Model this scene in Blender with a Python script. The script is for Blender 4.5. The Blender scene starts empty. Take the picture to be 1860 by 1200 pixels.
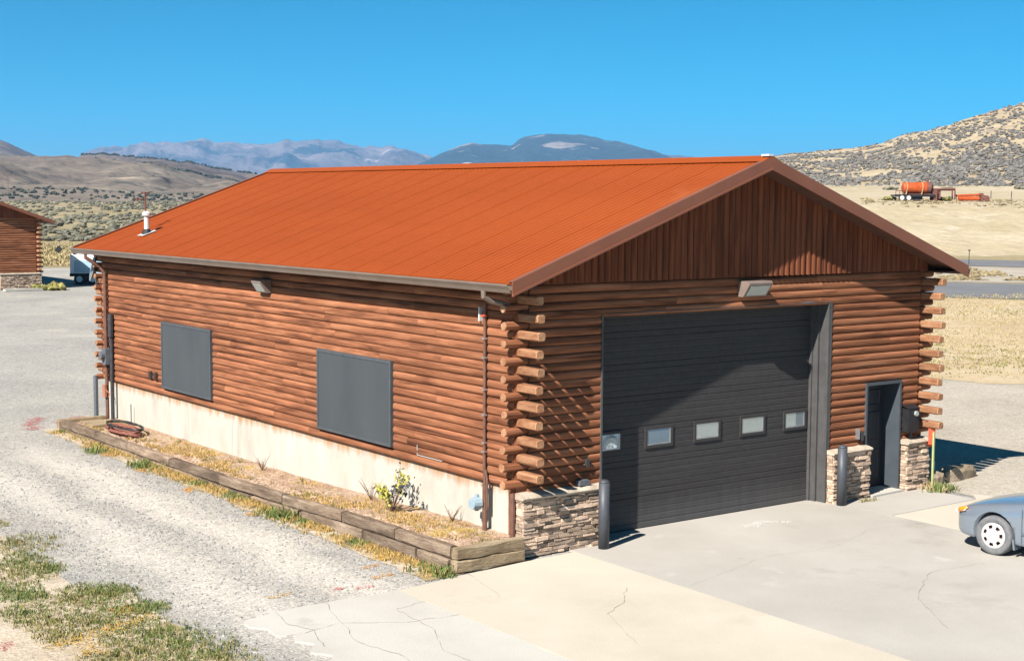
import bpy, math, random
from mathutils import Vector, Matrix, noise
R = math.radians
rnd = random.Random(7)
scene = bpy.context.scene
COL = scene.collection

# ------------------------------------------------------------------ camera
YAW, PITCH, ROLL = 0.6375, -0.0889, 0.0056
CX, CY, CZ, FPX = -13.4348, -18.0347, 5.494, 2687.9
cam_d = bpy.data.cameras.new('camera')
cam = bpy.data.objects.new('camera', cam_d)
COL.objects.link(cam)
cam_d.sensor_fit = 'HORIZONTAL'
cam_d.sensor_width = 36.0
cam_d.lens = FPX / 1860 * 36
cam_d.clip_start = 0.1
cam_d.clip_end = 60000
FW = Vector((math.sin(YAW) * math.cos(PITCH), math.cos(YAW) * math.cos(PITCH), math.sin(PITCH)))
RT0 = Vector((math.cos(YAW), -math.sin(YAW), 0))
UP0 = RT0.cross(FW)
RT = RT0 * math.cos(ROLL) + UP0 * math.sin(ROLL)
UP = -RT0 * math.sin(ROLL) + UP0 * math.cos(ROLL)
m = Matrix((RT, UP, -FW)).transposed().to_4x4()
m.translation = Vector((CX, CY, CZ))
cam.matrix_world = m
scene.camera = cam

# ------------------------------------------------------------------ sky and sun
SUN_AZ, SUN_EL = 19.0, 42.0        # shadows run 17.5 degrees off +X
world = bpy.data.worlds.new('World')
scene.world = world
world.use_nodes = True
wn, wl = world.node_tree.nodes, world.node_tree.links
bg = wn['Background']
sky = wn.new('ShaderNodeTexSky')
sky.sky_type = 'NISHITA'
sky.sun_disc = False
sky.sun_elevation = R(SUN_EL)
sky.sun_rotation = R(251.0)
sky.altitude = 3500
sky.air_density = 0.65
sky.dust_density = 2.0
sky.ozone_density = 3.0
hsv = wn.new('ShaderNodeHueSaturation')
hsv.inputs['Saturation'].default_value = 1.9
hsv.inputs['Hue'].default_value = 0.474
wl.new(sky.outputs[0], hsv.inputs['Color'])
wl.new(hsv.outputs[0], bg.inputs['Color'])
bg.inputs['Strength'].default_value = 0.06
sd = bpy.data.lights.new('sun', 'SUN')
sd.energy = 5.0
sd.angle = R(0.53)
sd.color = (1.0, 0.95, 0.87)
sun = bpy.data.objects.new('sun', sd)
COL.objects.link(sun)
to_sun = Vector((-math.cos(R(SUN_AZ)) * math.cos(R(SUN_EL)), -math.sin(R(SUN_AZ)) * math.cos(R(SUN_EL)), math.sin(R(SUN_EL))))
sun.rotation_euler = to_sun.to_track_quat('Z', 'Y').to_euler()
scene.view_settings.view_transform = 'Standard'
scene.view_settings.look = 'None'
scene.view_settings.gamma = 1
scene.view_settings.exposure = 1.15

# ------------------------------------------------------------------ helpers
F2 = Vector((math.sin(YAW), math.cos(YAW), 0))
R2 = Vector((math.cos(YAW), -math.sin(YAW), 0))
CB = Vector((CX, CY, 0))


def ray(px, py):
    return (FW * FPX + RT * (px - 930) - UP * (py - 600)).normalized()


def far(px, py, v):
    """world point that lies v metres ahead, used to survey the distant terrain"""
    d = ray(px, py)
    return Vector((CX, CY, CZ)) + d * (v / d.dot(F2))


def elev(px, py, v):
    return far(px, py, v).z


def sv(s, v, z=0.0):
    return CB + F2 * v + R2 * (s * v) + Vector((0, 0, z))


def fbm(x, y, z=0.0, o=4):
    return noise.fractal(Vector((x, y, z)), 0.9, 2.1, o)


def lerp(a, b, t):
    return a + (b - a) * t


def sstep(a, b, x):
    t = max(0, min(1, (x - a) / (b - a)))
    return t * t * (3 - 2 * t)


def interp(tab, x):
    if x <= tab[0][0]:
        return tab[0][1]
    for (a, p), (b, q) in zip(tab, tab[1:]):
        if x <= b:
            return p + (q - p) * (x - a) / (b - a)
    return tab[-1][1]


class MB:
    def __init__(s):
        s.v, s.f, s.t, s.m = [], [], [], []

    def face(s, idx, t=0.5, mi=0):
        s.f.append(tuple(idx)); s.t.append(t); s.m.append(mi)

    def box(s, x0, x1, y0, y1, z0, z1, t=0.5, mi=0):
        return s.hexa([(x0, y0, z0), (x1, y0, z0), (x1, y1, z0), (x0, y1, z0), (x0, y0, z1), (x1, y0, z1), (x1, y1, z1), (x0, y1, z1)], t, mi)

    def hexa(s, P, t=0.5, mi=0):
        b = len(s.v); s.v += [tuple(p) for p in P]
        for q in ((3, 2, 1, 0), (4, 5, 6, 7), (0, 1, 5, 4), (1, 2, 6, 5), (2, 3, 7, 6), (3, 0, 4, 7)):
            s.face([b + i for i in q], t, mi)
        return s

    def rings(s, rings, closed=True, cap=True, t=0.5, mi=0, capmi=None):
        b = len(s.v); n = len(rings[0])
        for r in rings:
            s.v += [tuple(p) for p in r]
        for k in range(len(rings) - 1):
            for i in range(n if closed else n - 1):
                j = (i + 1) % n
                s.face((b + k * n + i, b + k * n + j, b + (k + 1) * n + j, b + (k + 1) * n + i), t, mi)
        if cap:
            cm = mi if capmi is None else capmi
            s.face([b + i for i in range(n)][::-1], t, cm)
            s.face([b + (len(rings) - 1) * n + i for i in range(n)], t, cm)
        return s

    def tube(s, pts, r, n=8, t=0.5, mi=0, cap=True, rz=None, capmi=None):
        pts = [Vector(p) for p in pts]
        rr = r if isinstance(r, (list, tuple)) else [r] * len(pts)
        rings = []
        ref = None
        for i, p in enumerate(pts):
            a = pts[max(0, i - 1)]; c = pts[min(len(pts) - 1, i + 1)]
            d = (c - a).normalized()
            if ref is None:
                ref = Vector((0, 0, 1)) if abs(d.z) < .9 else Vector((1, 0, 0))
            u = d.cross(ref).normalized(); w = u.cross(d).normalized(); ref = w
            rings.append([p + (u * math.cos(2 * math.pi * k / n + math.pi / n) + w * math.sin(2 * math.pi * k / n + math.pi / n)) * rr[i] for k in range(n)])
        return s.rings(rings, True, cap, t, mi, capmi)

    def prism(s, poly, ext, t=0.5, mi=0):
        e = Vector(ext)
        return s.rings([[Vector(p) for p in poly], [Vector(p) + e for p in poly]], True, True, t, mi)

    def grid(s, fn, nu, nv, t=0.5, mi=0):
        b = len(s.v)
        for j in range(nv + 1):
            for i in range(nu + 1):
                s.v.append(tuple(fn(i / nu, j / nv)))
        for j in range(nv):
            for i in range(nu):
                a = b + j * (nu + 1) + i
                s.face((a, a + 1, a + nu + 2, a + nu + 1), t, mi)
        return s

    def build(s, name, mats, parent=None, smooth=False, local=False, recalc=True):
        off = Vector((0, 0, 0))
        if parent is not None and not local:
            q = parent
            while q is not None:
                off += q.location; q = q.parent
        me = bpy.data.meshes.new(name)
        vs = s.v if off.length == 0 else [(a - off.x, b - off.y, c - off.z) for a, b, c in s.v]
        me.from_pydata(vs, [], s.f)
        if not isinstance(mats, (list, tuple)):
            mats = [mats]
        for q in mats:
            me.materials.append(q)
        me.polygons.foreach_set('material_index', s.m)
        at = me.attributes.new('tint', 'FLOAT', 'FACE')
        at.data.foreach_set('value', s.t)
        if recalc and len(s.f) < 60000:
            import bmesh
            bm = bmesh.new(); bm.from_mesh(me)
            bmesh.ops.recalc_face_normals(bm, faces=bm.faces)
            bm.to_mesh(me); bm.free()
        if smooth:
            me.polygons.foreach_set('use_smooth', [True] * len(me.polygons))
        me.update()
        o = bpy.data.objects.new(name, me)
        COL.objects.link(o)
        if parent is not None:
            o.parent = parent
        return o


def tag(o, label=None, cat=None, group=None, kind=None):
    if label: o['label'] = label
    if cat: o['category'] = cat
    if group: o['group'] = group
    if kind: o['kind'] = kind
    return o


def empty(name, loc, label, cat, group=None, rz=0):
    o = bpy.data.objects.new(name, None)
    COL.objects.link(o)
    o.location = loc; o.rotation_euler = (0, 0, rz)
    o.empty_display_size = 0.2
    return tag(o, label, cat, group)


# ------------------------------------------------------------------ materials
def mat(name, cols, rough=0.8, scale=(1, 1, 1), nscale=3.0, detail=6, bump=0.0, bscale=None, metal=0.0, tint=0.0,
        spec=0.3, stops=None, fine=0.0, fscale=60, coat=0.0, spots=None, bdist=0.02, zband=None, distortion=0.0, nrough=0.6):
    """procedural surface: a noise ramp over cols, fine grain, optional per-board tint, spots (colour, scale, threshold) and zband stain"""
    mt = bpy.data.materials.new(name)
    mt.use_nodes = True
    n, l = mt.node_tree.nodes, mt.node_tree.links
    b = n['Principled BSDF']
    b.inputs['Roughness'].default_value = rough
    b.inputs['Metallic'].default_value = metal
    b.inputs['Specular IOR Level'].default_value = spec
    if coat:
        b.inputs['Coat Weight'].default_value = coat
        b.inputs['Coat Roughness'].default_value = 0.08
    tc = n.new('ShaderNodeTexCoord')
    mp = n.new('ShaderNodeMapping')
    mp.inputs['Scale'].default_value = scale
    l.new(tc.outputs['Object'], mp.inputs['Vector'])
    nz = n.new('ShaderNodeTexNoise')
    nz.inputs['Scale'].default_value = nscale
    nz.inputs['Detail'].default_value = detail
    nz.inputs['Roughness'].default_value = nrough
    nz.inputs['Distortion'].default_value = distortion
    vec = mp.outputs[0]
    tn = None
    if tint:
        tn = n.new('ShaderNodeAttribute'); tn.attribute_name = 'tint'
        ml = n.new('ShaderNodeMath'); ml.operation = 'MULTIPLY'; ml.inputs[1].default_value = 37.0
        l.new(tn.outputs['Fac'], ml.inputs[0])
        ad = n.new('ShaderNodeVectorMath'); ad.operation = 'ADD'
        l.new(vec, ad.inputs[0]); l.new(ml.outputs[0], ad.inputs[1])
        vec = ad.outputs[0]
    l.new(vec, nz.inputs['Vector'])
    rp = n.new('ShaderNodeValToRGB')
    el = rp.color_ramp.elements
    k = len(cols)
    stops = stops or [0.3 + 0.4 * i / max(1, k - 1) for i in range(k)]
    el[0].position = stops[0]; el[0].color = (*cols[0], 1)
    el[1].position = stops[-1]; el[1].color = (*cols[-1], 1)
    for i in range(1, k - 1):
        e = el.new(stops[i]); e.color = (*cols[i], 1)
    l.new(nz.outputs['Fac'], rp.inputs['Fac'])
    out = rp.outputs['Color']

    def mult(colsock, facsock, lo, hi, a=0.3, c=0.7):
        mr = n.new('ShaderNodeMapRange')
        mr.inputs['From Min'].default_value = a; mr.inputs['From Max'].default_value = c
        mr.inputs['To Min'].default_value = lo; mr.inputs['To Max'].default_value = hi
        l.new(facsock, mr.inputs['Value'])
        vm = n.new('ShaderNodeVectorMath'); vm.operation = 'SCALE'
        l.new(colsock, vm.inputs[0]); l.new(mr.outputs[0], vm.inputs['Scale'])
        return vm.outputs[0]
    if tint:
        out = mult(out, tn.outputs['Fac'], 1 - tint, 1 + tint, 0, 1)
    if fine:
        n2 = n.new('ShaderNodeTexNoise'); n2.inputs['Scale'].default_value = fscale
        n2.inputs['Detail'].default_value = 3; n2.inputs['Roughness'].default_value = 0.7
        l.new(tc.outputs['Object'] if not tint else vec, n2.inputs['Vector'])
        out = mult(out, n2.outputs['Fac'], 1 - fine, 1 + fine)
    for sp in (spots or []):
        colr, sc, th, wd = sp[:4]
        st = sp[4] if len(sp) > 4 else None
        n3 = n.new('ShaderNodeTexNoise'); n3.inputs['Scale'].default_value = sc
        n3.inputs['Detail'].default_value = 5; n3.inputs['Roughness'].default_value = 0.65
        if st:
            m3 = n.new('ShaderNodeMapping'); m3.inputs['Scale'].default_value = st
            m3.inputs['Location'].default_value = (sc * 3.1, sc, 7)
            l.new(vec, m3.inputs['Vector']); l.new(m3.outputs[0], n3.inputs['Vector'])
        else:
            m3 = n.new('ShaderNodeMapping'); m3.inputs['Location'].default_value = (sc * 3.1, sc, 7)
            l.new(vec, m3.inputs['Vector']); l.new(m3.outputs[0], n3.inputs['Vector'])
        mr = n.new('ShaderNodeMapRange'); mr.inputs['From Min'].default_value = th; mr.inputs['From Max'].default_value = th + wd
        l.new(n3.outputs['Fac'], mr.inputs['Value'])
        mx = n.new('ShaderNodeMixRGB'); l.new(mr.outputs[0], mx.inputs['Fac'])
        l.new(out, mx.inputs['Color1']); mx.inputs['Color2'].default_value = (*colr, 1)
        out = mx.outputs[0]
    if zband:
        zc, z0, z1, amt = zband
        sx = n.new('ShaderNodeSeparateXYZ'); l.new(tc.outputs['Object'], sx.inputs[0])
        n4 = n.new('ShaderNodeTexNoise'); n4.inputs['Scale'].default_value = 2.5; n4.inputs['Detail'].default_value = 6
        m4 = n.new('ShaderNodeMapping'); m4.inputs['Scale'].default_value = (3, 3, .25)
        l.new(tc.outputs['Object'], m4.inputs[0]); l.new(m4.outputs[0], n4.inputs['Vector'])
        a1 = n.new('ShaderNodeMath'); a1.operation = 'MULTIPLY_ADD'; a1.inputs[1].default_value = amt
        l.new(n4.outputs['Fac'], a1.inputs[0]); l.new(sx.outputs['Z'], a1.inputs[2])
        mr = n.new('ShaderNodeMapRange'); mr.inputs['From Min'].default_value = z0 + amt * .5; mr.inputs['From Max'].default_value = z1 + amt * .5
        l.new(a1.outputs[0], mr.inputs['Value'])
        mx = n.new('ShaderNodeMixRGB'); l.new(mr.outputs[0], mx.inputs['Fac'])
        l.new(out, mx.inputs['Color1']); mx.inputs['Color2'].default_value = (*zc, 1)
        out = mx.outputs[0]
    l.new(out, b.inputs['Base Color'])
    if bump:
        n5 = n.new('ShaderNodeTexNoise'); n5.inputs['Scale'].default_value = bscale or nscale * 4
        n5.inputs['Detail'].default_value = 5
        l.new(vec, n5.inputs['Vector'])
        bp = n.new('ShaderNodeBump'); bp.inputs['Strength'].default_value = bump
        bp.inputs['Distance'].default_value = bdist
        l.new(n5.outputs['Fac'], bp.inputs['Height']); l.new(bp.outputs[0], b.inputs['Normal'])
    return mt


def logmat(name, axis, cols=None, dark=(.045, .017, .011), ends=False, tint=.18):
    sc = {'x': (.5, 7, 7), 'y': (7, .5, 7), 'z': (7, 7, .5)}[axis]
    st = {'x': (.35, 1, 1), 'y': (1, .35, 1), 'z': (1, 1, .35)}[axis]
    return mat(name, cols or [(.085, .032, .017), (.225, .087, .043), (.33, .142, .074)], 0.8, sc, 1.4, 6, .5, 5, tint=tint, spec=.12, fine=.16, fscale=3,
               spots=[(dark, .55, .60, .14, st), (dark, 2.2, .63, .07, st), ((.33, .17, .10), .9, .66, .06, st), ((.36, .21, .14), 5, .70, .04, st)], bdist=.01, distortion=.4)


def bed_drop(y):
    return .14 * sstep(1, 8, y)


M = {}
M['log_y'] = logmat('stained_log_siding_along', 'y')
M['log_x'] = logmat('stained_log_siding_across', 'x')
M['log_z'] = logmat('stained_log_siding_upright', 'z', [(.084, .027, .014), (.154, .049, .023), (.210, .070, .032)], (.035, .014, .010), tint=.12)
M['endgrain'] = mat('weathered_end_grain', [(.210, .091, .042), (.322, .161, .084), (.364, .203, .112)], .75, (1, 1, 1), 6, 6, .4, 30, tint=.15, fine=.2, fscale=40,
                    spots=[((.098, .035, .021), 5, .62, .08)])
M['hewn'] = mat('hewn_log_end_wood', [(.155, .060, .027), (.250, .119, .060), (.297, .161, .089)], .75, (3, 1, 4), 3, 6, .4, 20, tint=.2, fine=.2, fscale=30,
                spots=[((.083, .030, .018), 3, .62, .08)])
M['corner_shade'] = mat('corner_gap_shade', [(.03, .014, .01), (.05, .022, .016)], .8)  # near-black colour carries the painted shade of the corner gaps
M['roof'] = mat('orange_ribbed_metal', [(.228, .044, .007), (.246, .048, .008), (.260, .053, .009)], .55, (1, .25, 1), .5, 5, spec=.15, fine=.05, fscale=6,
                spots=[((.209, .041, .008), 1.2, .60, .2, (.2, 2, 1)), ((.279, .070, .019), .7, .66, .1, (.35, 2.5, 1))])
M['trim'] = mat('brown_metal_trim', [(.168, .059, .032), (.196, .070, .036)], .42, nscale=2, spec=.45)
M['gutter'] = mat('taupe_metal_gutter', [(.140, .105, .084), (.175, .133, .108)], .4, nscale=3, spec=.45)
M['pipe_brown'] = mat('brown_painted_pipe', [(.10, .05, .035), (.17, .085, .06)], .5, nscale=8)
M['pipe_dark'] = mat('dark_pipe', [(.03, .03, .035), (.05, .05, .055)], .45, nscale=8)
M['pipe_grey'] = mat('grey_pipe', [(.084, .091, .105), (.119, .126, .140)], .5, nscale=8)
M['found'] = mat('cream_foundation_concrete', [(.350, .322, .273), (.420, .385, .329), (.462, .427, .371)], .85, (1, 1, .4), 1.6, 7, .3, 30, fine=.05, fscale=40,
                 spots=[((.280, .252, .210), 1.1, .58, .14, (1, 1.6, .35)), ((.238, .210, .175), 6, .70, .03)], zband=((.33, .165, .070), .86, 1.05, .42))
M['wood_weathered'] = mat('weathered_timber', [(.087, .060, .041), (.175, .123, .085), (.289, .216, .155)], .9, (3, .6, 3), 2.0, 7, .9, 14, tint=.32, fine=.25, fscale=25,
                          spots=[((.058, .036, .022), 2.2, .62, .08), ((.332, .274, .202), 1.2, .60, .15)])
M['wood_w2'] = mat('weathered_timber_end', [(.154, .105, .063), (.266, .196, .119), (.322, .252, .168)], .9, (.6, 3, 3), 2.0, 7, .7, 14, tint=.15, fine=.25, fscale=25,
                   spots=[((.056, .035, .021), 2.2, .62, .08)])
M['door'] = mat('charcoal_door_steel', [(.035, .032, .032), (.046, .042, .042)], .65, (.4, .4, 9), 3, 6, .1, 8, fine=.12, fscale=10, spec=.25,
                spots=[((.052, .052, .053), 1.0, .62, .25, (.350, .350, .560))], zband=((.085, .082, .082), .5, -.1, .35))
M['jamb'] = mat('grey_painted_frame', [(.059, .057, .057), (.077, .074, .073)], .5, (6, 6, .5), 3, 5, fine=.15, fscale=5, spec=.35)
M['entry'] = mat('dark_entry_door', [(.025, .025, .029), (.035, .035, .039)], .45, (6, 6, .6), 3, 5, spec=.4)
M['entryjamb'] = mat('blue_grey_entry_frame', [(.049, .059, .070), (.063, .073, .084)], .5, nscale=3)
M['screen'] = mat('grey_window_screen', [(.043, .049, .055), (.055, .061, .066)], .62, (1, 1, .3), 1.5, 5, .15, 60, spec=.35, fine=.07, fscale=60,
                  spots=[((.077, .081, .084), .8, .60, .3)])
M['screen_edge'] = mat('grey_screen_frame', [(.05, .056, .064), (.07, .076, .084)], .5, nscale=4)
M['white'] = mat('white_paint', [(.490, .490, .476), (.546, .546, .532)], .4, nscale=2)
M['lens'] = mat('ribbed_lamp_lens', [(.294, .315, .308), (.385, .406, .392)], .25, nscale=6, spec=.6)
M['fixture'] = mat('bronze_fixture', [(.16, .12, .10), (.20, .15, .13)], .45, nscale=4)
M['black'] = mat('black_metal', [(.012, .012, .014), (.022, .022, .025)], .5, nscale=6)
M['steel'] = mat('galvanised_steel', [(.38, .38, .39), (.5, .5, .51)], .35, nscale=8, metal=.8)
M['bollard'] = mat('bollard_slate_paint', [(.045, .049, .059), (.059, .063, .073)], .5, nscale=6, spec=.4, fine=.1, fscale=30,
                   spots=[((.280, .280, .280), 9, .74, .02)])
M['red'] = mat('faded_red_paint', [(.42, .06, .03), (.55, .10, .05)], .5, nscale=8)
M['postgreen'] = mat('pale_green_post', [(.28, .33, .12), (.38, .42, .2)], .6, nscale=8)
M['blue_meter'] = mat('blue_grey_meter', [(.20, .28, .33), (.30, .38, .42)], .45, nscale=12)
M['sandstone'] = mat('sandstone_block', [(.266, .196, .126), (.364, .287, .203)], .9, nscale=5, bump=.6, fine=.15)
M['stone'] = mat('stacked_ledge_stone', [(.273, .184, .132), (.457, .332, .244), (.571, .439, .332)], .9, (2.5, 2.5, 6), 3, 6, .8, 14, tint=.42, fine=.2, fscale=30)
M['stonecap'] = mat('stone_cap', [(.338, .274, .209), (.467, .394, .314)], .85, (1, 1, 1), 6, 6, .8, 12, tint=.12, fine=.12)
M['mortar'] = mat('stone_backing', [(.14, .105, .085), (.2, .155, .125)], .95, nscale=8)
M['hose'] = mat('dull_red_hose', [(.17, .06, .045), (.26, .10, .07)], .55, nscale=20)
M['hose2'] = mat('black_hose', [(.02, .018, .018), (.05, .045, .04)], .5, nscale=20)


def ground_mat(name, cols, nscale, fine, fscale, patches=None, bump=.5, bscale=None, rough=.95, warp=(1, 1, 1), speck=None, bands=None, bdist=.03):
    mt = mat(name, cols, rough, warp, nscale, 8, bump, bscale or fscale, fine=fine, fscale=fscale, spots=patches, spec=.1, bdist=bdist)
    n, l = mt.node_tree.nodes, mt.node_tree.links
    b = n['Principled BSDF']
    src = b.inputs['Base Color'].links[0].from_socket
    tc = [q for q in n if q.type == 'TEX_COORD'][0]
    if bands:
        sx = n.new('ShaderNodeSeparateXYZ'); l.new(tc.outputs['Object'], sx.inputs[0])
        nz = n.new('ShaderNodeTexNoise'); nz.inputs['Scale'].default_value = .45; nz.inputs['Detail'].default_value = 5
        l.new(tc.outputs['Object'], nz.inputs['Vector'])
        a = n.new('ShaderNodeMath'); a.operation = 'MULTIPLY_ADD'; a.inputs[1].default_value = 1.6
        l.new(nz.outputs['Fac'], a.inputs[0]); l.new(sx.outputs['X'], a.inputs[2])
        mr = n.new('ShaderNodeMapRange'); mr.inputs['From Min'].default_value = -8 + .8; mr.inputs['From Max'].default_value = 0 + .8
        l.new(a.outputs[0], mr.inputs['Value'])
        rp = n.new('ShaderNodeValToRGB'); el = rp.color_ramp.elements
        for i, (x, g) in enumerate(bands):
            pos = (x + 8) / 8
            e = el[i] if i < 2 else el.new(pos)
            e.position = pos; e.color = (g, g, g, 1)
        l.new(mr.outputs[0], rp.inputs['Fac'])
        mx = n.new('ShaderNodeMixRGB'); mx.blend_type = 'MIX'
        # mask out beyond the driveway's far end
        m2 = n.new('ShaderNodeMapRange'); m2.inputs['From Min'].default_value = 11; m2.inputs['From Max'].default_value = 17
        m2.inputs['To Min'].default_value = 1; m2.inputs['To Max'].default_value = 0
        l.new(sx.outputs['Y'], m2.inputs['Value'])
        mm = n.new('ShaderNodeMath'); mm.operation = 'MULTIPLY'
        l.new(rp.outputs['Color'], mm.inputs[0]); l.new(m2.outputs[0], mm.inputs[1])
        l.new(mm.outputs[0], mx.inputs['Fac']); l.new(src, mx.inputs['Color1'])
        mx.inputs['Color2'].default_value = (.46, .42, .37, 1)
        src = mx.outputs[0]
    if speck:
        for (sc, amt) in speck:
            vo = n.new('ShaderNodeTexVoronoi'); vo.inputs['Scale'].default_value = sc
            l.new(tc.outputs['Object'], vo.inputs['Vector'])
            sp = n.new('ShaderNodeSeparateColor'); l.new(vo.outputs['Color'], sp.inputs[0])
            mr = n.new('ShaderNodeMapRange'); mr.inputs['To Min'].default_value = 1 - amt; mr.inputs['To Max'].default_value = 1 + amt
            l.new(sp.outputs[0], mr.inputs['Value'])
            vm = n.new('ShaderNodeVectorMath'); vm.operation = 'SCALE'
            l.new(src, vm.inputs[0]); l.new(mr.outputs[0], vm.inputs['Scale'])
            src = vm.outputs[0]
    l.new(src, b.inputs['Base Color'])
    return mt


M['plain'] = ground_mat('dry_sage_plain', [(.201, .159, .087), (.269, .215, .121), (.309, .259, .168)], .03, .22, 1.2,
                        [((.336, .283, .187), .05, .56, .08), ((.175, .148, .094), .11, .6, .08), ((.283, .215, .101), .02, .6, .1)], .3, 2)
M['gravel'] = ground_mat('grey_gravel', [(.248, .233, .215), (.301, .284, .256), (.352, .325, .288)], .22, .14, 9,
                         [((.385, .344, .294), .30, .57, .14), ((.220, .210, .202), .5, .62, .1)], .6, 28, speck=[(38, .26), (15, .10)],
                         bands=[(-7.5, 0), (-5.3, .1), (-4.5, .9), (-3.75, .12), (-2.9, 1.0), (-2.0, .05), (0, 0)])
M['dirt'] = ground_mat('pale_packed_dirt', [(.283, .248, .199), (.348, .306, .251), (.386, .341, .283)], .3, .14, 8,
                       [((.244, .212, .174), .45, .62, .1)], .5, 20, speck=[(26, .16)])
M['grassfield'] = ground_mat('straw_field', [(.34, .255, .155), (.40, .31, .195), (.44, .35, .24)], .25, .16, 3,
                             [((.43, .36, .26), .12, .54, .12), ((.27, .24, .10), .16, .60, .12)], .5, 8)
M['verge'] = ground_mat('sandy_verge', [(.353, .283, .205), (.425, .353, .268), (.468, .397, .318)], .8, .18, 12,
                        [((.268, .205, .107), 1.2, .55, .1), ((.353, .326, .298), .8, .6, .1)], .6, 25, speck=[(30, .15)])
M['asphalt'] = ground_mat('weathered_asphalt', [(.129, .129, .136), (.170, .170, .177)], .3, .1, 10, None, .2, 30)
M['bedsoil'] = ground_mat('wood_chip_soil', [(.253, .161, .108), (.336, .232, .161), (.394, .295, .217)], 2.5, .25, 25,
                          [((.350, .246, .091), .9, .58, .08)], .8, 40, speck=[(30, .35)])
M['conc_grey'] = ground_mat('apron_concrete', [(.325, .30, .268), (.36, .333, .298), (.40, .372, .335)], .35, .05, 30,
                           [((.275, .25, .218), .45, .57, .2), ((.42, .395, .365), 1.1, .64, .1), ((.25, .225, .195), 1.7, .69, .06), ((.13, .11, .09), 5, .76, .02)], .15, 50, .8)
M['conc_tan'] = ground_mat('tan_concrete', [(.410, .363, .296), (.457, .404, .332), (.488, .436, .363)], .4, .04, 30,
                           [((.384, .338, .275), .7, .60, .2), ((.342, .291, .228), 1.6, .68, .06), ((.228, .187, .145), 7, .74, .02)], .15, 50, .8)
M['conc_light'] = ground_mat('pale_cracked_concrete', [(.384, .361, .321), (.430, .407, .366), (.463, .440, .405)], .5, .04, 30,
                             [((.331, .312, .279), .9, .62, .15), ((.199, .184, .165), 8, .72, .02)], .15, 50, .8)
M['crack'] = mat('crack_line', [(.193, .163, .134), (.269, .234, .193)], .95, nscale=6)
M['bank'] = ground_mat('graded_tan_bank', [(.326, .264, .167), (.378, .312, .211), (.422, .356, .255)], .08, .12, .6,
                       [((.308, .246, .150), .30, .57, .16), ((.431, .378, .290), .2, .6, .1)], .5, .8, bdist=.5)
M['hill_sage'] = ground_mat('sage_hillside', [(.30, .235, .15), (.36, .285, .185), (.42, .345, .24)], .04, .2, .8,
                            [((.25, .20, .15), .08, .56, .08), ((.36, .23, .15), .03, .62, .06)], .6, .4, bdist=1.0)
M['hill_grey'] = ground_mat('grey_brown_hill', [(.115, .09, .072), (.16, .128, .10), (.21, .17, .132)], .008, .16, .12,
                            [((.085, .075, .06), .03, .58, .06), ((.27, .22, .165), .010, .60, .08)], .9, .02, warp=(1, 1, 3), bdist=14)
M['hill_brown'] = ground_mat('brown_hill', [(.085, .062, .052), (.12, .09, .074), (.16, .125, .10)], .006, .14, .1,
                             [((.28, .21, .15), .009, .58, .06)], .9, .015, bdist=18)
M['range'] = ground_mat('far_range', [(.06, .055, .065), (.14, .11, .11), (.26, .20, .18)], .0012, .12, .01,
                        [((.02, .035, .045), .0016, .52, .07), ((.48, .40, .36), .0022, .62, .05), ((.6, .56, .54), .004, .74, .02)], 1.0, .002, bdist=220)
M['mesa'] = ground_mat('forested_mesa', [(.012, .022, .026), (.022, .035, .036), (.032, .046, .044)], .0015, .2, .02,
                       [((.26, .21, .18), .0020, .58, .05), ((.40, .34, .30), .005, .62, .03)], .9, .002, warp=(1, 1, 2.5), bdist=160)
M['sage'] = mat('sagebrush_leaf', [(.090, .085, .062), (.128, .123, .090), (.162, .152, .114)], .95, nscale=.6, tint=.35, fine=.25, fscale=5, spec=.1)
M['sage_r'] = mat('grey_sagebrush_leaf', [(.10, .092, .085), (.14, .13, .12), (.175, .165, .15)], .95, nscale=.6, tint=.35, fine=.25, fscale=5, spec=.1)
M['juniper'] = mat('juniper_leaf', [(.025, .032, .021), (.042, .049, .035)], .95, nscale=.2, tint=.3)
M['straw'] = mat('straw_blade', [(.277, .208, .099), (.347, .277, .150), (.382, .318, .196)], .9, nscale=1.5, tint=.3, spec=.1)
M['straw_y'] = mat('golden_blade', [(.33, .20, .06), (.44, .29, .10), (.48, .36, .17)], .9, nscale=1.5, tint=.3, spec=.1)
M['brush_tan'] = mat('tan_brush', [(.16, .12, .065), (.23, .18, .10), (.28, .23, .15)], .95, nscale=.5, tint=.35, spec=.1)
M['trailer_white'] = mat('white_trailer_skin', [(.72, .73, .74), (.8, .8, .8)], .35, nscale=1)
M['straw_g'] = mat('olive_blade', [(.116, .116, .037), (.177, .163, .054), (.245, .204, .082)], .9, nscale=1.5, tint=.35, spec=.1)
M['green'] = mat('green_weed_leaf', [(.07, .11, .03), (.12, .16, .05), (.20, .21, .08)], .85, nscale=2, tint=.35, spec=.15)
M['yellowleaf'] = mat('yellow_green_leaf', [(.25, .25, .04), (.42, .38, .07)], .7, nscale=6, tint=.3)
M['greyleaf'] = mat('shade_toned_leaf', [(.05, .06, .07), (.09, .10, .11)], .7, nscale=6, tint=.3)  # darker leaf copy with the shade put into its colour
M['twig'] = mat('twig_bark', [(.12, .07, .045), (.2, .13, .09)], .9, nscale=20)
M['paint_orange'] = mat('orange_marking_paint', [(.510, .204, .020), (.578, .272, .034)], .8, nscale=20)
M['paint_yellow'] = mat('yellow_marking_paint', [(.490, .272, .034), (.544, .326, .054)], .8, nscale=20)
M['paint_red'] = mat('red_marking_paint', [(.408, .082, .082), (.449, .150, .136)], .8, nscale=20)
M['paint_white'] = mat('white_scuff_paint', [(.72, .70, .66), (.8, .78, .74)], .8, nscale=20)
M['car'] = mat('silver_blue_paint', [(.21, .25, .30), (.23, .27, .32)], .22, nscale=1, metal=.45, spec=.5, coat=.7)
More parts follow.
